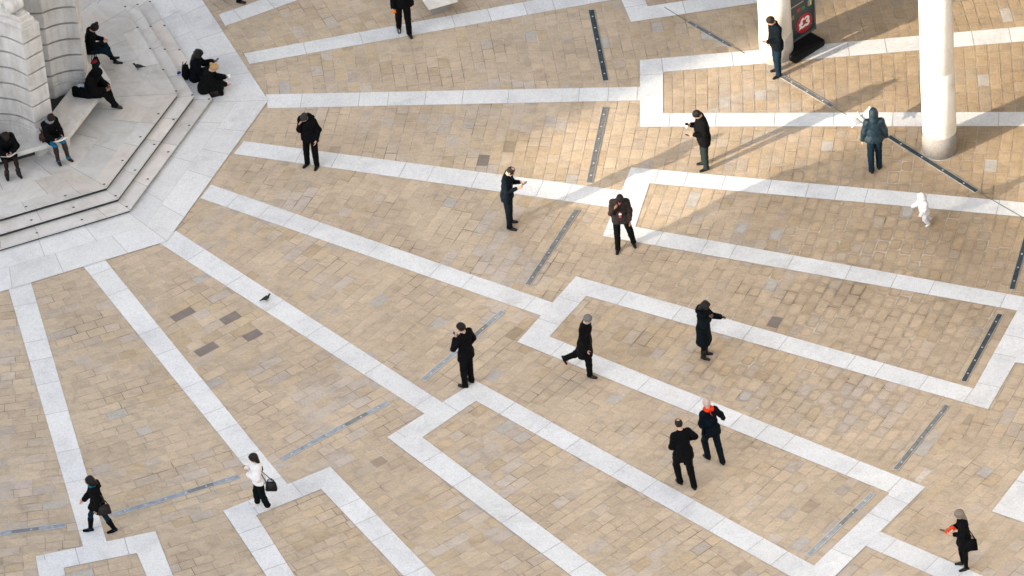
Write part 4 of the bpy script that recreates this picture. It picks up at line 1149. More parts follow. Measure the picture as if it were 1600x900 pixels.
        if top.get('scarf'):
            q = Sdf(); n_ = 14
            for i in range(n_):
                a_, b_ = 2 * math.pi * i / n_, 2 * math.pi * (i + 1) / n_
                p0 = neckb + up_ * (0.03 + 0.008 * math.sin(3 * a_)) * S + (rts * math.cos(a_) * 1.1 + fws * math.sin(a_)) * 0.082 * S; p1 = neckb + up_ * (0.03 + 0.008 * math.sin(3 * b_)) * S + (rts * math.cos(b_) * 1.1 + fws * math.sin(b_)) * 0.082 * S
                q.cap(p0, p1, 0.036 * S, 0.036 * S, up_, 1.15, 0.02)
            if top.get('scarf_tail'): q.cap(neckb + fws * 0.11 * S, neckb + fws * 0.14 * S - up_ * 0.22 * S, 0.035, 0.045, rts, 1.5, 0.02)
            q.nz = 0.003; piece('scarf', q, top['scarf'], res)
        if top.get('fur'):
            q = Sdf(); q.cap(neckb - fws * 0.10 * S - rts * 0.09 * S, neckb - fws * 0.10 * S + rts * 0.09 * S, 0.055 * S, 0.055 * S, k=0.03); q.cap(neckb - fws * 0.1 * S, neckb - fws * 0.12 * S - up_ * 0.07, 0.07 * S, 0.06 * S, rts, 1.3, 0.03); q.nz = 0.006; piece('hood_down', q, top['fur'], res)
    # hair / headwear
    if hair:
        hm = hair['mat']; ty = hair['type']; q = Sdf(); q.nz = 0.0022 if ty not in ('curly',) else 0.007
        gr = {'short': 0.010, 'bald': 0.006}.get(ty, 0.016)
        q.ell(skull + hu * 0.008 * hs - hf2 * 0.004 * hs, V(0.077, 0.097, 0.100) * hs + gr * hs, A, 0.02)
        if ty in ('short', 'bald'):
            q.ell(skull - hu * 0.085 * hs + hf2 * 0.098 * hs, V(0.082, 0.112, 0.118) * hs, A, 0.015, neg=True); q.ell(skull - hu * 0.15 * hs - hf2 * 0.0 * hs, V(0.12, 0.16, 0.085) * hs, A, 0.01, neg=True)
            if ty == 'bald': q.ell(skull + hu * 0.105 * hs - hf2 * 0.028 * hs, V(0.045, 0.055, 0.035) * hs, A, 0.01, neg=True); q.ell(skull + hu * 0.06 * hs + hf2 * 0.09 * hs, V(0.06, 0.06, 0.05) * hs, A, 0.01, neg=True)
        elif ty in ('bun', 'hat', 'tail'):
            q.ell(skull - hu * 0.08 * hs + hf2 * 0.100 * hs, V(0.072, 0.10, 0.115) * hs, A, 0.02, neg=True); q.ell(skull - hu * 0.16 * hs, V(0.12, 0.16, 0.075) * hs, A, 0.01, neg=True)
            if ty == 'bun': q.ell(skull + hu * (0.135 if hair.get('hi') else 0.04) * hs - hf2 * (0.045 if hair.get('hi') else 0.13) * hs, V(0.045, 0.045, 0.04) * hs, None, 0.015)
            if ty == 'tail': q.cap(skull - hf2 * 0.115 * hs + hu * 0.02 * hs, skull - hf2 * 0.17 * hs - hu * 0.20 * hs, 0.04 * hs, 0.02 * hs, k=0.03)
        elif ty in ('long', 'curly', 'bob'):
            ln = hair.get('len', 0.28) * S
            for g_ in (-1, 0, 1): q.cap(skull - hf2 * 0.055 * hs + hr * 0.045 * hs * g_, neckb - fws * (0.095 if hair.get('over', 1) else 0.05) * S + rts * 0.05 * S * g_ - up_ * (ln - 0.2 * S), 0.052 * hs, 0.038 * hs, hr, 1.2, 0.04)
            if ty == 'curly':
                for g_ in (-1, 1): q.ell(skull - hu * 0.05 * hs + hr * 0.075 * hs * g_ - hf2 * 0.03 * hs, V(0.055, 0.07, 0.10) * hs, A, 0.04)
            q.ell(skull - hu * 0.075 * hs + hf2 * 0.110 * hs, V(0.066, 0.10, 0.110) * hs, A, 0.015, neg=True)
        elif ty == 'hood':
            q.ell(skull - hu * 0.01 * hs - hf2 * 0.012 * hs, V(0.105, 0.125, 0.130) * hs, A, 0.02); q.cap(skull - hu * 0.07 * hs - hf2 * 0.03 * hs, neckb - fws * 0.02, 0.095 * hs, 0.095 * S, rts, 1.15, 0.05)
            q.ell(skull - hu * 0.015 * hs + hf2 * 0.125 * hs, V(0.064, 0.085, 0.085) * hs, A, 0.012, neg=True)
        piece({'hat': 'hat', 'hood': 'hood'}.get(ty, 'hair'), q, hm, 0.009)
        if ty == 'hat' and hair.get('under'):
            q = Sdf(); q.ell(skull - hu * 0.03 * hs - hf2 * 0.01 * hs, V(0.085, 0.105, 0.09) * hs, A, 0.02); q.ell(skull - hu * 0.04 * hs + hf2 * 0.10 * hs, V(0.075, 0.10, 0.13) * hs, A, 0.02, neg=True); q.nz = 0.004; piece('hair', q, hair['under'], 0.009)
    Mw = Matrix.Translation(root.location) @ Matrix.Rotation(ya, 4, 'Z')
    W = lambda p: Mw @ Vector([float(c) for c in p])
    return dict(root=root, J=J, palm=palms, W=W, yaw=ya, up=up_, fw=fws, rt=rts, hip=hip, waist=waist, chest=chest, neck=neckb, skull=skull, hf=hf2, hu=hu, hr=hr)

# small carried things
def phone(P, which, label, col=(0.012, 0.013, 0.015), screen=False, off=(0, 0, 0)):
    p = P['W'](P['palm'][which] + V(*off)); o = empty('phone', p, P['yaw'] + 0.3); tag(o, label, 'phone')
    bm = bmesh.new(); box(bm, 0, 0, 0, 0.075, 0.145, 0.010, 0, 0.003, Matrix.Rotation(math.radians(35), 4, 'X')); bm_obj('casing', bm, plain('phone_case', col, 0.3), o)
    bm = bmesh.new(); box(bm, 0, -0.004, 0.0055, 0.066, 0.128, 0.002, 0, 0, Matrix.Rotation(math.radians(35), 4, 'X')); bm_obj('screen', bm, plain('phone_glass', (0.10, 0.11, 0.12), 0.15), o)
def bag(name, loc, yaw, size, mat, label, cat='bag', handle=0.16, taper=0.8, tilt=0.0, round_=0.02, strapto=None, roll=0.0):
    sx, sy, sz = size; o = empty(name, loc, yaw); o.rotation_euler = (tilt, roll, yaw); tag(o, label, cat)
    bm = bmesh.new()
    r = bmesh.ops.create_cube(bm, size=1.0)
    for v in r['verts']:
        k = taper if v.co.z > 0 else 1.0; k2 = 0.55 if v.co.z > 0 else 1.0
        v.co = Vector((v.co.x * sx * k, v.co.y * sy * k2, (v.co.z + 0.5) * sz))
    bmesh.ops.bevel(bm, geom=list(bm.edges), offset=round_, segments=3, affect='EDGES')
    bm_obj('bag_body', bm, mat, o, True)
    bm = bmesh.new()
    if handle:
        for s_ in (-1, 1):
            tube(bm, [(sx * 0.28 * math.cos(t), s_ * sy * 0.18, sz * 0.97 + handle * math.sin(t)) for t in [math.pi * k / 10 for k in range(11)]], 0.009, 6)
    if strapto is not None:
        inv = (Matrix.Translation(loc) @ o.rotation_euler.to_matrix().to_4x4()).inverted(); q = inv @ Vector(strapto)
        a = Vector((sx * 0.35, 0, sz * 0.92)); b = Vector((-sx * 0.35, 0, sz * 0.92)); tube(bm, [a, (a + q * 2) / 3 + Vector((0, 0, 0.02)), q, (b + q * 2) / 3, b], 0.010, 6)
    if handle or strapto is not None: bm_obj('strap' if strapto is not None else 'handle', bm, mat, o, True)
    else: bm.free()
    return o
def bird(name, px, z, yaw, label, wings=False, s=1.0, col=(0.03, 0.045, 0.055)):
    g = G(px[0], px[1], z); m = C('plumage_' + name + str(int(px[0])), col, rough=0.5, scale=60, var=0.5)
    q = Sdf(); q.ell((0, 0, 0.10), (0.055, 0.10, 0.055), None, 0.02); q.cap((0, 0.07, 0.13), (0, 0.115, 0.185), 0.032, 0.024, k=0.03); q.ell((0, 0.125, 0.20), (0.024, 0.03, 0.025), None, 0.01)
    q.cap((0, -0.07, 0.095), (0, -0.19, 0.075), 0.035, 0.02, V(0, 0, 1), 0.4, 0.03)
    if not wings:
        for g_ in (-1, 1): q.cap((0.045 * g_, 0.03, 0.115), (0.025 * g_, -0.13, 0.09), 0.04, 0.012, V(1, 0, 0), 0.5, 0.01)
    v, f = q.mesh(0.006); o = np_mesh(name, v * s, f, [m]); tag(o, label, 'pigeon'); o.location = (g[0], g[1], z - (0.0 if not wings else 0.1)); o.rotation_euler[2] = math.radians(yaw - 90)
    bm = bmesh.new(); tube(bm, [(0, 0.148 * s, 0.20 * s), (0, 0.172 * s, 0.193 * s)], [0.008 * s, 0.002 * s], 6); bm_obj('beak', bm, plain('beak', (0.2, 0.18, 0.16)), o)
    if not wings:
        for g_ in (-1, 1):
            bm = bmesh.new(); tube(bm, [(0.02 * g_ * s, 0.0, 0.06 * s), (0.022 * g_ * s, 0.005, 0.006)], 0.004, 6)
            for t in (-0.5, 0, 0.5): tube(bm, [(0.022 * g_ * s, 0.005, 0.006), (0.022 * g_ * s + 0.02 * t, 0.035, 0.004)], 0.003, 5)
            bm_obj('leg', bm, plain('bird_leg', (0.35, 0.08, 0.07)), o)
    return o
PEEP = []
# ------------------------------------------------------------------ the people
SUITB = C('black_suit', (0.010, 0.011, 0.014), rough=0.7); NAVYS = C('navy_suit', (0.012, 0.022, 0.036), rough=0.7)
SHOE = C('shoe_leather', (0.007, 0.007, 0.008), rough=0.3); SHIRT = C('pale_blue_shirt', (0.42, 0.48, 0.60), var=0.05)
TR = lambda m, **k: dict(type='trousers', mat=m, **k)
# man on phone, hand at mouth
P = person('man in a black jacket, hand at his mouth, alone on the upper left band', (488, 259), -118, 1.74, pose=dict(lean=7, hp=38, ua_r=(0.12, 0.30, -1), fa_r=(-0.30, 0.35, 1), ua_l=(0.34, -0.25, -1), fa_l=(-0.12, 0.42, -0.9), th_r=(0.10, 0.05, -1), sh_r=(0.05, -0.03, -1), th_l=(0.02, 0.05, -1)),
           top=dict(mat=BLACK, hem=0.16, loose=0.03, fur=BLACK), bottom=TR(BLACK), shoes=dict(mat=SHOE), hair=dict(type='short', mat=C('dark_grey_hair', (0.10, 0.10, 0.105), scale=40)), bulk=1.05)
# man in navy suit reading phone
P = person('balding man in a navy suit looking down at a phone held in both hands', (797, 353), -18, 1.80, pose=dict(lean=4, hp=40, ua_r=(0.12, 0.12, -1), fa_r=(-0.42, 1, 0.30), ua_l=(0.12, 0.22, -1), fa_l=(-0.42, 1, 0.42), th_r=(0.06, 0.10, -1), sh_r=(0.03, -0.02, -1), th_l=(0.04, -0.02, -1), curl=0.8),
           top=dict(mat=NAVYS, hem=0.14, vee=0.14, veemat=WHITE, shirt=WHITE, cuff=0.14), bottom=TR(NAVYS), shoes=dict(mat=SHOE), hair=dict(type='bald', mat=H_DB), bulk=1.06)
phone(P, 'l', 'black phone in both hands of the man in the navy suit', screen=True, off=(0.02, 0.05, 0.01))
# man in brown blazer
BLZ = C('brown_tweed', (0.075, 0.058, 0.056)); PINK = C('pink_check_shirt', (0.36, 0.085, 0.12), scale=60, var=0.5)
P = person('man in a brown blazer and pink shirt rubbing his lowered face with one hand', (978, 387), -92, 1.76, body=SKIN_B, pose=dict(lean=6, hp=42, hy=12, ua_r=(0.20, 0.22, -1), fa_r=(-0.42, 0.50, 1.0), ua_l=(0.26, -0.05, -1), fa_l=(-0.05, 0.20, -1), th_r=(0.03, 0.12, -1), sh_r=(0.02, 0.05, -1), th_l=(0.26, -0.02, -1), sh_l=(0.16, -0.22, -1)),
           top=dict(mat=BLZ, hem=0.15, loose=0.016, vee=0.42, veew=0.032, veemat=PINK, shirt=PINK), bottom=TR(BLACK, loose=0.024), shoes=dict(mat=SHOE), hair=dict(type='short', mat=H_BLK))
q = P['chest'] - P['up'] * 0.10 + P['fw'] * 0.155; o = empty('name_badge', P['W'](q), P['yaw']); tag(o, 'white name badge hanging on the pink shirt of the man in the brown blazer', 'badge')
bm = bmesh.new(); box(bm, 0, 0.03, -0.03, 0.062, 0.006, 0.042, 0, 0.002); bm_obj('card', bm, M_TXT, o)
bm = bmesh.new(); tube(bm, [(-0.05, -0.06, 0.25), (0, 0.01, 0.03), (0.05, -0.06, 0.25)], 0.004, 5); bm_obj('cord', bm, BLACK, o)
# man with phone and cup
GRT = C('grey_green_trousers', (0.045, 0.065, 0.068))
P = person('heavy man in a black coat holding a phone and a paper cup', (1102, 261), 192, 1.76, pose=dict(lean=3, hp=40, ua_r=(0.12, 0.05, -1), fa_r=(-0.28, 1, 0.42), ua_l=(0.15, 0.02, -1), fa_l=(-0.1, 1, 0.12), th_r=(0.05, 0.02, -1), th_l=(0.05, 0.05, -1), curl=0.8),
           top=dict(mat=BLACK, hem=0.20, loose=0.035, vee=0.08, veemat=SHIRT, shirt=SHIRT, cuff=0.12), bottom=TR(GRT, loose=0.024), shoes=dict(mat=BLKL), hair=dict(type='short', mat=H_BLK), bulk=1.16)
phone(P, 'l', 'phone held flat by the heavy man in the black coat', (0.10, 0.05, 0.05), True, off=(0, 0.07, 0.0))
cp = P['W'](P['palm']['r'] + V(0, 0.035, 0.0)); o = empty('paper_cup', cp); tag(o, 'white paper coffee cup with a dark lid held by the heavy man in the coat', 'cup')
bm = bmesh.new(); bmesh.ops.create_cone(bm, cap_ends=True, segments=20, radius1=0.030, radius2=0.042, depth=0.11); bm_obj('cup_wall', bm, WHITE, o, True)
bm = bmesh.new(); bmesh.ops.create_cone(bm, cap_ends=True, segments=20, radius1=0.045, radius2=0.038, depth=0.018); bmesh.ops.translate(bm, vec=(0, 0, 0.063), verts=bm.verts); bm_obj('lid', bm, C('maroon_lid', (0.08, 0.012, 0.02)), o, True)
# man by the column
DKJ = C('dark_field_jacket', (0.012, 0.019, 0.028))
P = person('slim man in dark jacket and jeans reading a phone before the column', (1216, 115), 203, 1.80, pose=dict(lean=3, hp=36, ua_l=(0.12, 0.05, -1), fa_l=(-0.25, 0.95, 0.02), ua_r=(0.2, -0.05, -1), fa_r=(-0.05, 0.25, -1), th_l=(0.03, 0.10, -1), sh_l=(0.02, -0.02, -1), th_r=(0.06, -0.05, -1), sh_r=(0.02, -0.08, -1), curl=0.8),
           top=dict(mat=DKJ, hem=0.14, loose=0.028, cuff=0.03, collar=DKJ), bottom=TR(JEAN), shoes=dict(mat=BLKL), hair=dict(type='short', mat=H_BRN))
phone(P, 'l', 'small phone in the hand of the slim man by the column', screen=True, off=(0, 0.02, 0.02))
# hooded man
TLJ = C('teal_leather', (0.014, 0.052, 0.082), rough=0.42, var=0.35)
P = person('man seen from behind in a dark teal leather jacket with its hood up', (1368, 266), 92, 1.74, body=SKIN, pose=dict(lean=3, hp=15, ua_r=(0.32, -0.02, -1), fa_r=(0.12, 0.10, -1), ua_l=(0.30, -0.02, -1), fa_l=(0.15, 0.10, -1), th_r=(0.0, 0.18, -1), sh_r=(0, -0.12, -1), th_l=(0.05, -0.08, -1), sh_l=(0, -0.14, -1), curl=0.7),
           top=dict(mat=TLJ, hem=0.05, loose=0.034, nz=0.0022), bottom=TR(JEAN, loose=0.03), shoes=dict(mat=SHOE), hair=dict(type='hood', mat=TLJ), bulk=1.08)
# toddler
SNOW = C('white_padded_snowsuit', (0.58, 0.59, 0.64), var=0.15)
P = person('toddler running in a white padded snowsuit with its round hood up', (1452, 349), 200, 0.97, pose=dict(lean=5, hp=6, ua_r=(0.5, 0.3, -0.8), fa_r=(0.3, 0.7, -0.5), ua_l=(0.5, 0.35, -0.8), fa_l=(0.3, 0.8, -0.3), th_l=(0.1, 0.15, -1), sh_l=(0, -0.55, -0.9), th_r=(0.1, -0.25, -1), sh_r=(0, -0.7, -0.8), ft_l=(0.1, 1, -0.2), curl=0.8),
           top=dict(mat=SNOW, name='snowsuit', hem=0.05, loose=0.070, cuff=0.0), bottom=TR(SNOW, loose=0.048), shoes=dict(mat=WHITE), hair=dict(type='hood', mat=SNOW), child=True, cat='toddler', res=0.007)
# woman in puffer coat, arm out
PUF = C('dark_puffer_nylon', (0.008, 0.016, 0.022), rough=0.7)
P = person('woman in a knee length black puffer coat stretching one arm forward', (1101, 557), -22, 1.64, True, body=SKIN_D, pose=dict(lean=3, hp=22, ua_l=(0.20, 0.42, -0.85), fa_l=(0.05, 1, -0.05), ua_r=(0.2, 0.30, -0.95), fa_r=(-0.25, 0.65, 1.0), th_r=(-0.01, 0.02, -1), th_l=(-0.01, 0.02, -1), curl=0.7),
           top=dict(mat=PUF, name='coat', hem=0.46, loose=0.040, flare=0.03, hemtilt=-0.15, fur=PUF), bottom=dict(type='tights', mat=BLACK), shoes=dict(mat=BLKL, boot=0.35), hair=dict(type='curly', mat=H_BLK, len=0.22))
# man in overcoat striding
TIE = C('red_striped_tie', (0.35, 0.02, 0.03), scale=90, var=0.7)
P = person('grey haired man in a long dark overcoat, shirt and red tie, striding right', (922, 589), -20, 1.76, body=SKIN, pose=dict(lean=5, hp=18, ua_r=(0.1, -0.05, -1), fa_r=(0.0, 0.28, -1), ua_l=(0.12, -0.1, -1), fa_l=(0, 0.2, -1), th_r=(0.03, 0.22, -1), sh_r=(0, 0.02, -1), th_l=(0.03, -0.42, -1), sh_l=(0, -1.0, -0.62), ft_l=(0.05, 0.42, -0.95)),
           top=dict(mat=SUITB, name='overcoat', hem=0.36, loose=0.034, flare=0.03, vee=0.26, veemat=SHIRT, shirt=SHIRT, tie=TIE, hemtilt=0.12), bottom=TR(BLACK), shoes=dict(mat=BLKL), hair=dict(type='short', mat=H_GRY))
# man from behind on phone
P = person('man in a black suit seen from behind, phone at his ear, on the frame corner', (732, 601), 142, 1.80, pose=dict(lean=0, hp=14, hy=25, ua_l=(0.42, 0.42, -0.85), fa_l=(-0.42, 0.05, 1), ua_r=(0.42, -0.10, -1), fa_r=(-0.15, 0.45, -0.9), th_r=(0.02, 0.02, -1), th_l=(0.04, 0.05, -1), curl=0.9, pn_l=(-1, 0, 0)),
           top=dict(mat=SUITB, hem=0.16, loose=0.026, shirt=WHITE, flare=0.02), bottom=TR(SUITB), shoes=dict(mat=SHOE), hair=dict(type='short', mat=H_BLK))
phone(P, 'l', 'black phone at the ear of the man in the black suit')
# walking pair
P = person('man in a flapping black suit with a small bald spot, walking away', (1074, 760), 112, 1.80, pose=dict(lean=6, hp=18, ua_r=(0.62, 0.05, -0.85), fa_r=(-0.85, 0.5, -0.35), ua_l=(0.25, 0.05, -1), fa_l=(-0.55, 0.65, -0.65), th_r=(0.02, -0.22, -1), sh_r=(0, -0.42, -1), th_l=(0.04, 0.42, -1), sh_l=(0, -0.40, -1), ft_l=(0.1, 1, -0.1)),
           top=dict(mat=SUITB, hem=0.17, loose=0.03, shirt=WHITE, flare=0.03, tail=True), bottom=TR(SUITB), shoes=dict(mat=SHOE), hair=dict(type='bald', mat=H_DB))
ORG = C('orange_scarf', (0.80, 0.05, 0.012)); HATB = C('pale_knit_hat', (0.50, 0.40, 0.37), scale=70)
P = person('woman with a pale knitted hat and orange scarf walking away beside the suited man', (1118, 721), 114, 1.68, True, pose=dict(lean=8, hp=12, ua_r=(0.62, 0.15, -0.85), fa_r=(0.42, 0.30, -0.85), ua_l=(0.2, 0.1, -1), fa_l=(-0.3, 0.6, -0.9), th_r=(0.02, -0.28, -1), sh_r=(0, -0.50, -0.95), th_l=(0.04, 0.40, -1), sh_l=(0, -0.35, -1)),
           top=dict(mat=NAVY, name='coat', hem=0.14, loose=0.035, scarf=ORG), bottom=TR(NAVYS), shoes=dict(mat=SHOE), hair=dict(type='hat', mat=HATB))
bk = P['chest'] - P['fw'] * 0.235 - P['rt'] * 0.15 - P['up'] * 0.32
o = bag('backpack', P['W'](bk), P['yaw'], (0.34, 0.17, 0.46), C('navy_backpack_nylon', (0.010, 0.018, 0.034)), 'navy backpack on the back of the woman with the orange scarf', 'backpack', handle=0.05, taper=0.85, round_=0.05)
bm = bmesh.new(); box(bm, -0.02, -0.10, 0.15, 0.24, 0.07, 0.2, 0, 0.03); bm_obj('pocket', bm, C('navy_backpack_nylon', (0.01, 0.018, 0.034)), o, True)
bm = bmesh.new(); tube(bm, [(0.12, 0.06, 0.40), (0.12, 0.16, 0.47), (0.12, 0.26, 0.40)], 0.016, 6); bm_obj('strap', bm, C('red_strap', (0.25, 0.03, 0.02)), o, True)
# woman in teal scarf
TLS = C('teal_scarf', (0.015, 0.14, 0.21)); 
P = person('woman in a black coat and teal scarf striding left, lower left corner', (179, 830), 190, 1.68, True, body=SKIN, pose=dict(lean=6, hp=14, ua_l=(0.2, -0.1, -1), fa_l=(0, 0.2, -1), ua_r=(0.1, 0.25, -1), fa_r=(0, 0.6, -0.6), th_r=(0.0, 0.50, -1), sh_r=(0, 0.12, -1), ft_r=(0.1, 1, 0.12), th_l=(0.0, -0.32, -1), sh_l=(0, -0.38, -1), anc='l'),
           top=dict(mat=BLACK, name='coat', hem=0.22, loose=0.045, scarf=TLS, fur=BLACK), bottom=TR(C('deep_blue_jeans', (0.012, 0.05, 0.09)), loose=0.008), shoes=dict(mat=BLACK, boot=0.72), hair=dict(type='curly', mat=H_BLK, len=0.20))
bag('handbag', P['W'](P['hip'] + V(-0.26, -0.10, -0.16)), P['yaw'] + 1.57, (0.30, 0.12, 0.24), C('dark_plum_leather', (0.030, 0.018, 0.020), rough=0.4), 'dark plum leather handbag at the hip of the woman in the teal scarf', 'handbag', handle=0.10, tilt=0.12, strapto=P['W'](P['J']['sl'] + V(0, 0, 0.05)))
# woman in white
P = person('woman with long dark hair, white jacket and white shoes', (411, 794), 186, 1.60, True, body=SKIN, pose=dict(lean=2, hp=12, ua_l=(0.22, 0.15, -1), fa_l=(-0.25, 0.75, 0.55), ua_r=(0.2, 0.15, -1), fa_r=(-0.25, 0.75, 0.55), th_r=(0.03, 0.24, -1), sh_r=(0.0, -0.02, -1), th_l=(0.03, -0.08, -1), sh_l=(0, -0.22, -1)),
           top=dict(mat=WHITE, hem=0.02, loose=0.050, hemtilt=0.1, nz=0.004), bottom=TR(C('black_culottes', (0.010, 0.017, 0.020)), loose=0.026, crop=0.08, flare=1.4), shoes=dict(mat=C('white_trainer', (0.62, 0.61, 0.61))), hair=dict(type='long', mat=H_DB, len=0.40))
bag('shoulder_bag', P['W'](P['hip'] + V(-0.20, -0.24, -0.20)), P['yaw'] + 1.3, (0.27, 0.13, 0.24), BLKL, 'black shoulder bag behind the hip of the woman in the white jacket', 'handbag', handle=0.08, strapto=P['W'](P['J']['sl'] + V(0, 0, 0.02)))
# woman with orange folder
P = person('grey blonde woman in black holding an orange folder and a phone', (1507, 886), 188, 1.66, True, body=SKIN, pose=dict(lean=3, hp=26, ua_l=(0.12, 0.15, -1), fa_l=(-0.3, 1, 0.1), ua_r=(0.12, 0.15, -1), fa_r=(-0.25, 1, 0.02), th_r=(0.02, 0.14, -1), sh_r=(0, -0.08, -1), th_l=(0.02, 0.02, -1), curl=0.8),
           top=dict(mat=BLACK, name='tunic', hem=0.30, loose=0.03, flare=0.03, cuff=0.25), bottom=dict(type='tights', mat=BLACK, loose=0.012), shoes=dict(mat=BLKL), hair=dict(type='bob', mat=C('ash_blond_hair', (0.22, 0.19, 0.165), scale=40), len=0.20, over=0))
c_ = P['palm']['l'] + V(0.0, 0.02, 0.06); o = empty('folder', P['W'](c_), P['yaw']); tag(o, 'orange folder in the arm of the grey blonde woman in black', 'folder')
bm = bmesh.new(); box(bm, 0.02, -0.06, 0, 0.03, 0.24, 0.13, 0, 0.006, Matrix.Rotation(math.radians(-38), 4, 'X')); bm_obj('cover', bm, C('orange_card', (0.72, 0.06, 0.01), rough=0.5), o)
bm = bmesh.new(); box(bm, 0.0, -0.075, -0.015, 0.012, 0.10, 0.03, 0, 0.002, Matrix.Rotation(math.radians(-38), 4, 'X')); box(bm, -0.005, -0.07, -0.01, 0.03, 0.08, 0.025, 0, 0.002, Matrix.Rotation(math.radians(-38), 4, 'X')); bm_obj('label_patch', bm, M_TXT, o)
phone(P, 'r', 'dark phone held out by the grey blonde woman in black', (0.015, 0.03, 0.035), off=(0, 0.10, 0.02))
o = bag('shoulder_bag', P['W'](P['hip'] + V(-0.23, -0.08, -0.22)), P['yaw'] + 1.4, (0.32, 0.13, 0.30), BLACK, 'black cloth bag with a small white mark at the hip of the grey blonde woman', 'handbag', handle=0.1, strapto=P['W'](P['J']['sl'] + V(0, 0, 0.03)))
bm = bmesh.new(); box(bm, 0.03, -0.062, 0.16, 0.05, 0.012, 0.035, 0, 0.003); bm_obj('white_mark', bm, M_TXT, o)
# top edge walkers
P = person('man in black walking towards the camera, cut at the waist by the top edge', (640, 56), -84, 1.80, pose=dict(lean=2, hp=15, th_l=(0.02, 0.12, -1), sh_l=(0, 0.05, -1), th_r=(0.05, -0.12, -1), sh_r=(0, -0.42, -1), ft_r=(0.1, 1, -0.35), ua_r=(0.2, 0.0, -1), fa_r=(0.1, 0.55, -0.7), anc='l'),
           top=dict(mat=BLACK, hem=0.10, loose=0.03), bottom=TR(BLACK), shoes=dict(mat=SHOE), hair=dict(type='short', mat=H_DB))
o = empty('snack', P['W'](P['palm']['r'])); tag(o, 'small orange object in the hand of the man cut by the top edge', 'snack')
bm = bmesh.new(); box(bm, 0, 0, 0, 0.10, 0.05, 0.09, 0.3, 0.02); bm_obj('wrapper', bm, C('orange_wrapper', (0.75, 0.22, 0.01)), o, True)
P = person('person in black trousers and shoes, only the feet in view at the top edge', (374, 6), -8, 1.76, pose=dict(lean=4, th_r=(0.02, 0.28, -1), sh_r=(0, 0.0, -1), th_l=(0.02, -0.20, -1), sh_l=(0, -0.50, -1), ft_l=(0.05, 1, -0.5), anc='r'),
           top=dict(mat=BLACK, hem=0.2), bottom=TR(BLACK), shoes=dict(mat=SHOE), hair=dict(type='short', mat=H_DB))
# seated on the bench
SEAT = dict(th_r=(0.08, 1, -0.02), sh_r=(0.0, 0.22, -1), th_l=(0.08, 1, -0.02), sh_l=(0.0, 0.10, -1))
def sp(**k): d = dict(SEAT); d.update(k); return d
BZ = 0.81
P = person('woman with a high hair bun and dark teal skirt seated farthest along the bench', (139, 80), 0, 1.68, True, pose=sp(lean=12, hp=34, ua_r=(0.12, 0.30, -1), fa_r=(-0.50, 1, 0.12), ua_l=(0.15, 0.34, -1), fa_l=(-0.50, 1, 0.0), sh_r=(0, 0.55, -0.9), sh_l=(0, 0.32, -1)),
           top=dict(mat=BLACK, hem=0.1, loose=0.035, cover=0.0, cuff=0.2), bottom=dict(type='tights', mat=BLACK, skirt=dict(mat=TEALD, len=0.92)), shoes=dict(mat=SHOE), hair=dict(type='bun', mat=H_BLK, hi=1), seat=BZ)
P = person('person with hood up, all in black, seated with crossed legs at the bench corner', (140, 146), -20, 1.74, body=SKIN_B, pose=sp(lean=18, hp=40, ua_r=(0.15, 0.30, -1), fa_r=(-0.50, 1, -0.1), ua_l=(0.2, 0.34, -0.95), fa_l=(-0.55, 1, -0.05), th_r=(0.0, 1, 0.12), sh_r=(-0.1, 0.62, -0.85), th_l=(0.1, 1, -0.05), sh_l=(-0.05, 0.30, -1)),
           top=dict(mat=BLACK, name='coat', hem=0.1, loose=0.05, cover=0.7), bottom=TR(BLACK, loose=0.03), shoes=dict(mat=C('brown_shoe', (0.05, 0.025, 0.018), rough=0.4)), hair=dict(type='hood', mat=BLACK), seat=BZ)
pb = G(127, 150, BZ); bag('tote_bag', (pb[0], pb[1], BZ), math.radians(-20), (0.40, 0.20, 0.26), BLACK, 'black open tote bag on the bench beside the hooded person', 'bag', handle=0, taper=1.05, round_=0.03)
pb2 = G(125.5, 138, BZ + 0.2); o = empty('papers', (pb2[0], pb2[1], BZ + 0.262)); tag(o, 'white papers sticking out of the black tote bag', 'papers')
for k_, (dx, dy, rz_) in enumerate(((0, 0, 0.3), (0.10, -0.03, -0.4))):
    bm = bmesh.new(); box(bm, dx, dy, 0.02, 0.11, 0.05, 0.07, rz_, 0.004); bm_obj('sheet', bm, SHIRT, o)
pb = G(149, 105, BZ); bag('handbag', (pb[0], pb[1], BZ), math.radians(70), (0.34, 0.17, 0.24), C('dark_teal_bag', (0.012, 0.03, 0.036)), 'dark teal handbag with a red cloth on top, between the two seated figures', 'handbag', handle=0.14)
pr = G(146.5, 97, BZ + 0.24); o = empty('red_cloth', (pr[0], pr[1], BZ + 0.24)); tag(o, 'small red cloth lying on the dark teal handbag', 'cloth')
q = Sdf(); q.ell((0, 0, 0.0), (0.06, 0.045, 0.022), None, 0.02); q.ell((0.03, 0.02, 0.01), (0.035, 0.03, 0.02), None, 0.02); q.nz = 0.008; v, f = q.mesh(0.008); np_mesh('fabric', v, f, [C('red_fabric', (0.26, 0.02, 0.04))], o)
BRB = C('brown_leather_boot', (0.050, 0.020, 0.016), rough=0.38); 
P = person('woman with a dark topknot, black coat, blue jeans and brown boots reading a white book', (79, 216), -58, 1.68, True, pose=sp(lean=10, hp=28, ua_r=(0.15, 0.45, -0.95), fa_r=(-0.25, 0.95, -0.1), ua_l=(0.15, 0.5, -0.95), fa_l=(-0.35, 0.95, 0.0), sh_r=(0, 0.12, -1), sh_l=(0.02, 0.28, -1), curl=0.8),
           top=dict(mat=BLACK, name='coat', hem=0.1, loose=0.03, cover=0.45, scarf=C('grey_scarf', (0.20, 0.22, 0.26))), bottom=TR(JEAN2, loose=0.008), shoes=dict(mat=BRB, boot=0.95), hair=dict(type='bun', mat=H_DB, hi=1), seat=BZ)
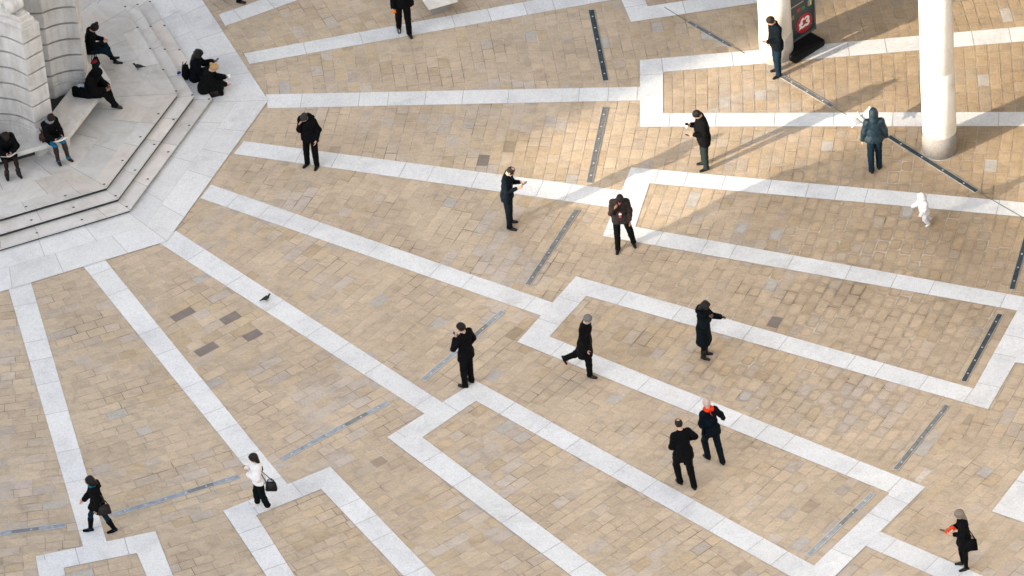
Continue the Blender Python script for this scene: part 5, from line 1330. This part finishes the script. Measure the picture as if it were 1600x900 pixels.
bc_ = (P['palm']['l'] + P['palm']['r']) / 2 + V(0, 0.04, 0.0); o = empty('book', P['W'](bc_), P['yaw']); tag(o, 'open white book in the lap of the woman in brown boots', 'book')
for sg_ in (-1, 1):
    bm = bmesh.new(); box(bm, sg_ * 0.072, 0, 0, 0.145, 0.21, 0.016, 0, 0.003, Matrix.Rotation(math.radians(28), 4, 'X') @ Matrix.Rotation(sg_ * -0.12, 4, 'Y')); bm_obj('page_block', bm, C('white_paper', (0.80, 0.80, 0.76), var=0.03), o)
pb = G(67, 217, BZ); bag('handbag', (pb[0], pb[1], BZ), math.radians(-70), (0.42, 0.24, 0.24), C('tan_brown_leather', (0.10, 0.035, 0.018), rough=0.45), 'slouchy brown leather handbag on the bench left of the booted woman', 'handbag', handle=0.08, round_=0.06, taper=0.7)
P = person('woman in a black coat and sheer tights reading a magazine at the left edge', (9, 238), -72, 1.66, True, pose=sp(lean=16, hp=42, ua_r=(0.3, 0.35, -0.95), fa_r=(-0.45, 0.9, -0.05), ua_l=(0.35, 0.40, -0.9), fa_l=(-0.75, 0.75, -0.15), sh_r=(0.08, 0.05, -1), sh_l=(0.02, 0.22, -1), curl=0.8),
           top=dict(mat=BLACK, name='coat', hem=0.1, loose=0.045, cover=0.75), bottom=dict(type='tights', mat=C('sheer_tights', (0.06, 0.035, 0.035)), loose=0.004), shoes=dict(mat=BLKL, boot=0.22), hair=dict(type='bob', mat=H_DB, len=0.22), seat=BZ)
bc_ = P['palm']['r'] + V(0.02, 0.05, 0.02); o = empty('magazine', P['W'](bc_), P['yaw']); tag(o, 'open white magazine held by the seated woman at the left edge', 'magazine')
for sg_ in (-1, 1):
    bm = bmesh.new(); box(bm, sg_ * 0.095 - 0.03, 0, 0.01, 0.19, 0.26, 0.006, 0, 0, Matrix.Rotation(math.radians(32), 4, 'X') @ Matrix.Rotation(sg_ * -0.28, 4, 'Y')); bm_obj('page', bm, C('magazine_paper', (0.70, 0.74, 0.76), scale=20, var=0.25), o)
# pair on the steps
P = person('dark curly haired woman sitting on the lowest step with one leg stretched out', (305, 122), -4, 1.70, True, body=SKIN_B, pose=sp(lean=8, hp=20, th_r=(0.10, 1, 0.30), sh_r=(0.0, 0.75, -0.72), th_l=(0.08, 1, 0.42), sh_l=(0.0, 0.35, -0.95), ua_r=(0.15, 0.5, -0.9), fa_r=(-0.1, 0.9, 0.3), ua_l=(0.15, 0.6, -0.85), fa_l=(-0.1, 1, 0.25)),
           top=dict(mat=C('navy_black_jacket', (0.009, 0.012, 0.020)), hem=0.1, loose=0.045, cover=0.15), bottom=TR(C('brown_trousers', (0.06, 0.035, 0.022)), loose=0.014), shoes=dict(mat=SHOE), hair=dict(type='curly', mat=H_BLK, len=0.34), seat=0.12)
phone(P, 'l', 'black phone held by the dark haired woman on the steps', off=(0, 0.03, 0.04))
pb = G(291, 121, 0.12); o = bag('backpack', (pb[0], pb[1], 0.12), math.radians(85), (0.32, 0.22, 0.40), BLACK, 'black backpack with a blue tag behind the dark haired woman on the steps', 'backpack', handle=0.05, round_=0.06, taper=0.8)
bm = bmesh.new(); box(bm, -0.02, 0.16, 0.16, 0.05, 0.10, 0.035, 0.6, 0.01); bm_obj('tag_ribbon', bm, C('blue_ribbon', (0.01, 0.06, 0.30)), o)
P = person('blonde woman in a black coat leaning forward on the lowest step', (318, 141), 2, 1.66, True, pose=sp(lean=24, hp=22, th_r=(0.08, 1, 0.32), sh_r=(0, 0.1, -1), th_l=(0.08, 1, 0.36), sh_l=(0, 0.15, -1), ua_r=(0.1, 0.55, -0.9), fa_r=(-0.1, 1, -0.25), ua_l=(0.1, 0.6, -0.9), fa_l=(-0.2, 1, -0.1)),
           top=dict(mat=BLACK, name='coat', hem=0.1, loose=0.045, cover=0.95, nz=0.004), bottom=TR(BLACK), shoes=dict(mat=SHOE), hair=dict(type='bun', mat=H_BLO), seat=0.12)
cpt = P['W'](P['palm']['l'] + V(0, 0.03, 0.02)); o = empty('paper_cup', cpt); tag(o, 'white paper cup in the hands of the blonde woman on the steps', 'cup')
bm = bmesh.new(); bmesh.ops.create_cone(bm, cap_ends=True, segments=20, radius1=0.032, radius2=0.044, depth=0.10); bm_obj('cup_wall', bm, WHITE, o, True)
bm = bmesh.new(); bmesh.ops.create_cone(bm, cap_ends=True, segments=20, radius1=0.047, radius2=0.040, depth=0.016); bmesh.ops.translate(bm, vec=(0, 0, 0.058), verts=bm.verts); bm_obj('lid', bm, M_TXT, o, True)
pb = G(338, 149, 0.0); bag('tote_bag', (pb[0], pb[1], 0.0), math.radians(12), (0.36, 0.19, 0.27), C('aubergine_leather', (0.022, 0.012, 0.017), rough=0.35), 'dark plum leather tote standing on the granite by the blonde woman', 'handbag', handle=0.12, taper=0.92, round_=0.025)
# birds
bird('pigeon', (217, 108), 0.36, 176, 'dark pigeon walking on the pale platform above the steps', s=0.85)
bird('pigeon', (416, 470), 0.012, 20, 'dark pigeon standing on the granite band between two wedge fields', s=0.8)
o = bird('pigeon', (1347, 188), 0.42, 120, 'grey and white pigeon flying low beside the hooded man', True, 1.2, (0.42, 0.46, 0.48))
WG = C('pale_wing', (0.72, 0.76, 0.78), scale=40, var=0.5)
for sgn, tip in ((1, (-0.10, 0.0, 0.30)), (-1, (0.0, 0.0, 0.0))):
    bm = bmesh.new(); n = 9; rows = []
    for i in range(n):
        t = i / (n - 1)
        if sgn == 1: c_ = Vector((0.03 + 0.30 * t * math.cos(1.0 * t), 0.04 - 0.10 * t * t, 0.12 + 0.34 * t ** 1.2))
        else: c_ = Vector((-0.03 - 0.34 * t, 0.03 - 0.12 * t * t, 0.12 + 0.05 * math.sin(3 * t)))
        ch = 0.21 * (1 - t ** 2.2) + 0.03
        rows.append([c_ + Vector((0, ch * 0.35, 0.0)), c_ + Vector((0, 0, 0.008)), c_ + Vector((0, -ch * 0.65, -0.004))])
    vs = [[bm.verts.new(p) for p in r_] for r_ in rows]; vb = [[bm.verts.new(p - Vector((0, 0, 0.007))) for p in r_] for r_ in rows]
    for i in range(n - 1):
        for k in range(2):
            bm.faces.new((vs[i][k], vs[i][k + 1], vs[i + 1][k + 1], vs[i + 1][k])); bm.faces.new((vb[i][k + 1], vb[i][k], vb[i + 1][k], vb[i + 1][k + 1]))
        bm.faces.new((vs[i][0], vs[i + 1][0], vb[i + 1][0], vb[i][0])); bm.faces.new((vs[i + 1][2], vs[i][2], vb[i][2], vb[i + 1][2]))
    bm.faces.new((vs[-1][0], vs[-1][1], vs[-1][2], vb[-1][2], vb[-1][1], vb[-1][0])); bm.faces.new((vs[0][2], vs[0][1], vs[0][0], vb[0][0], vb[0][1], vb[0][2]))
    bm_obj('wing', bm, WG, o, True)
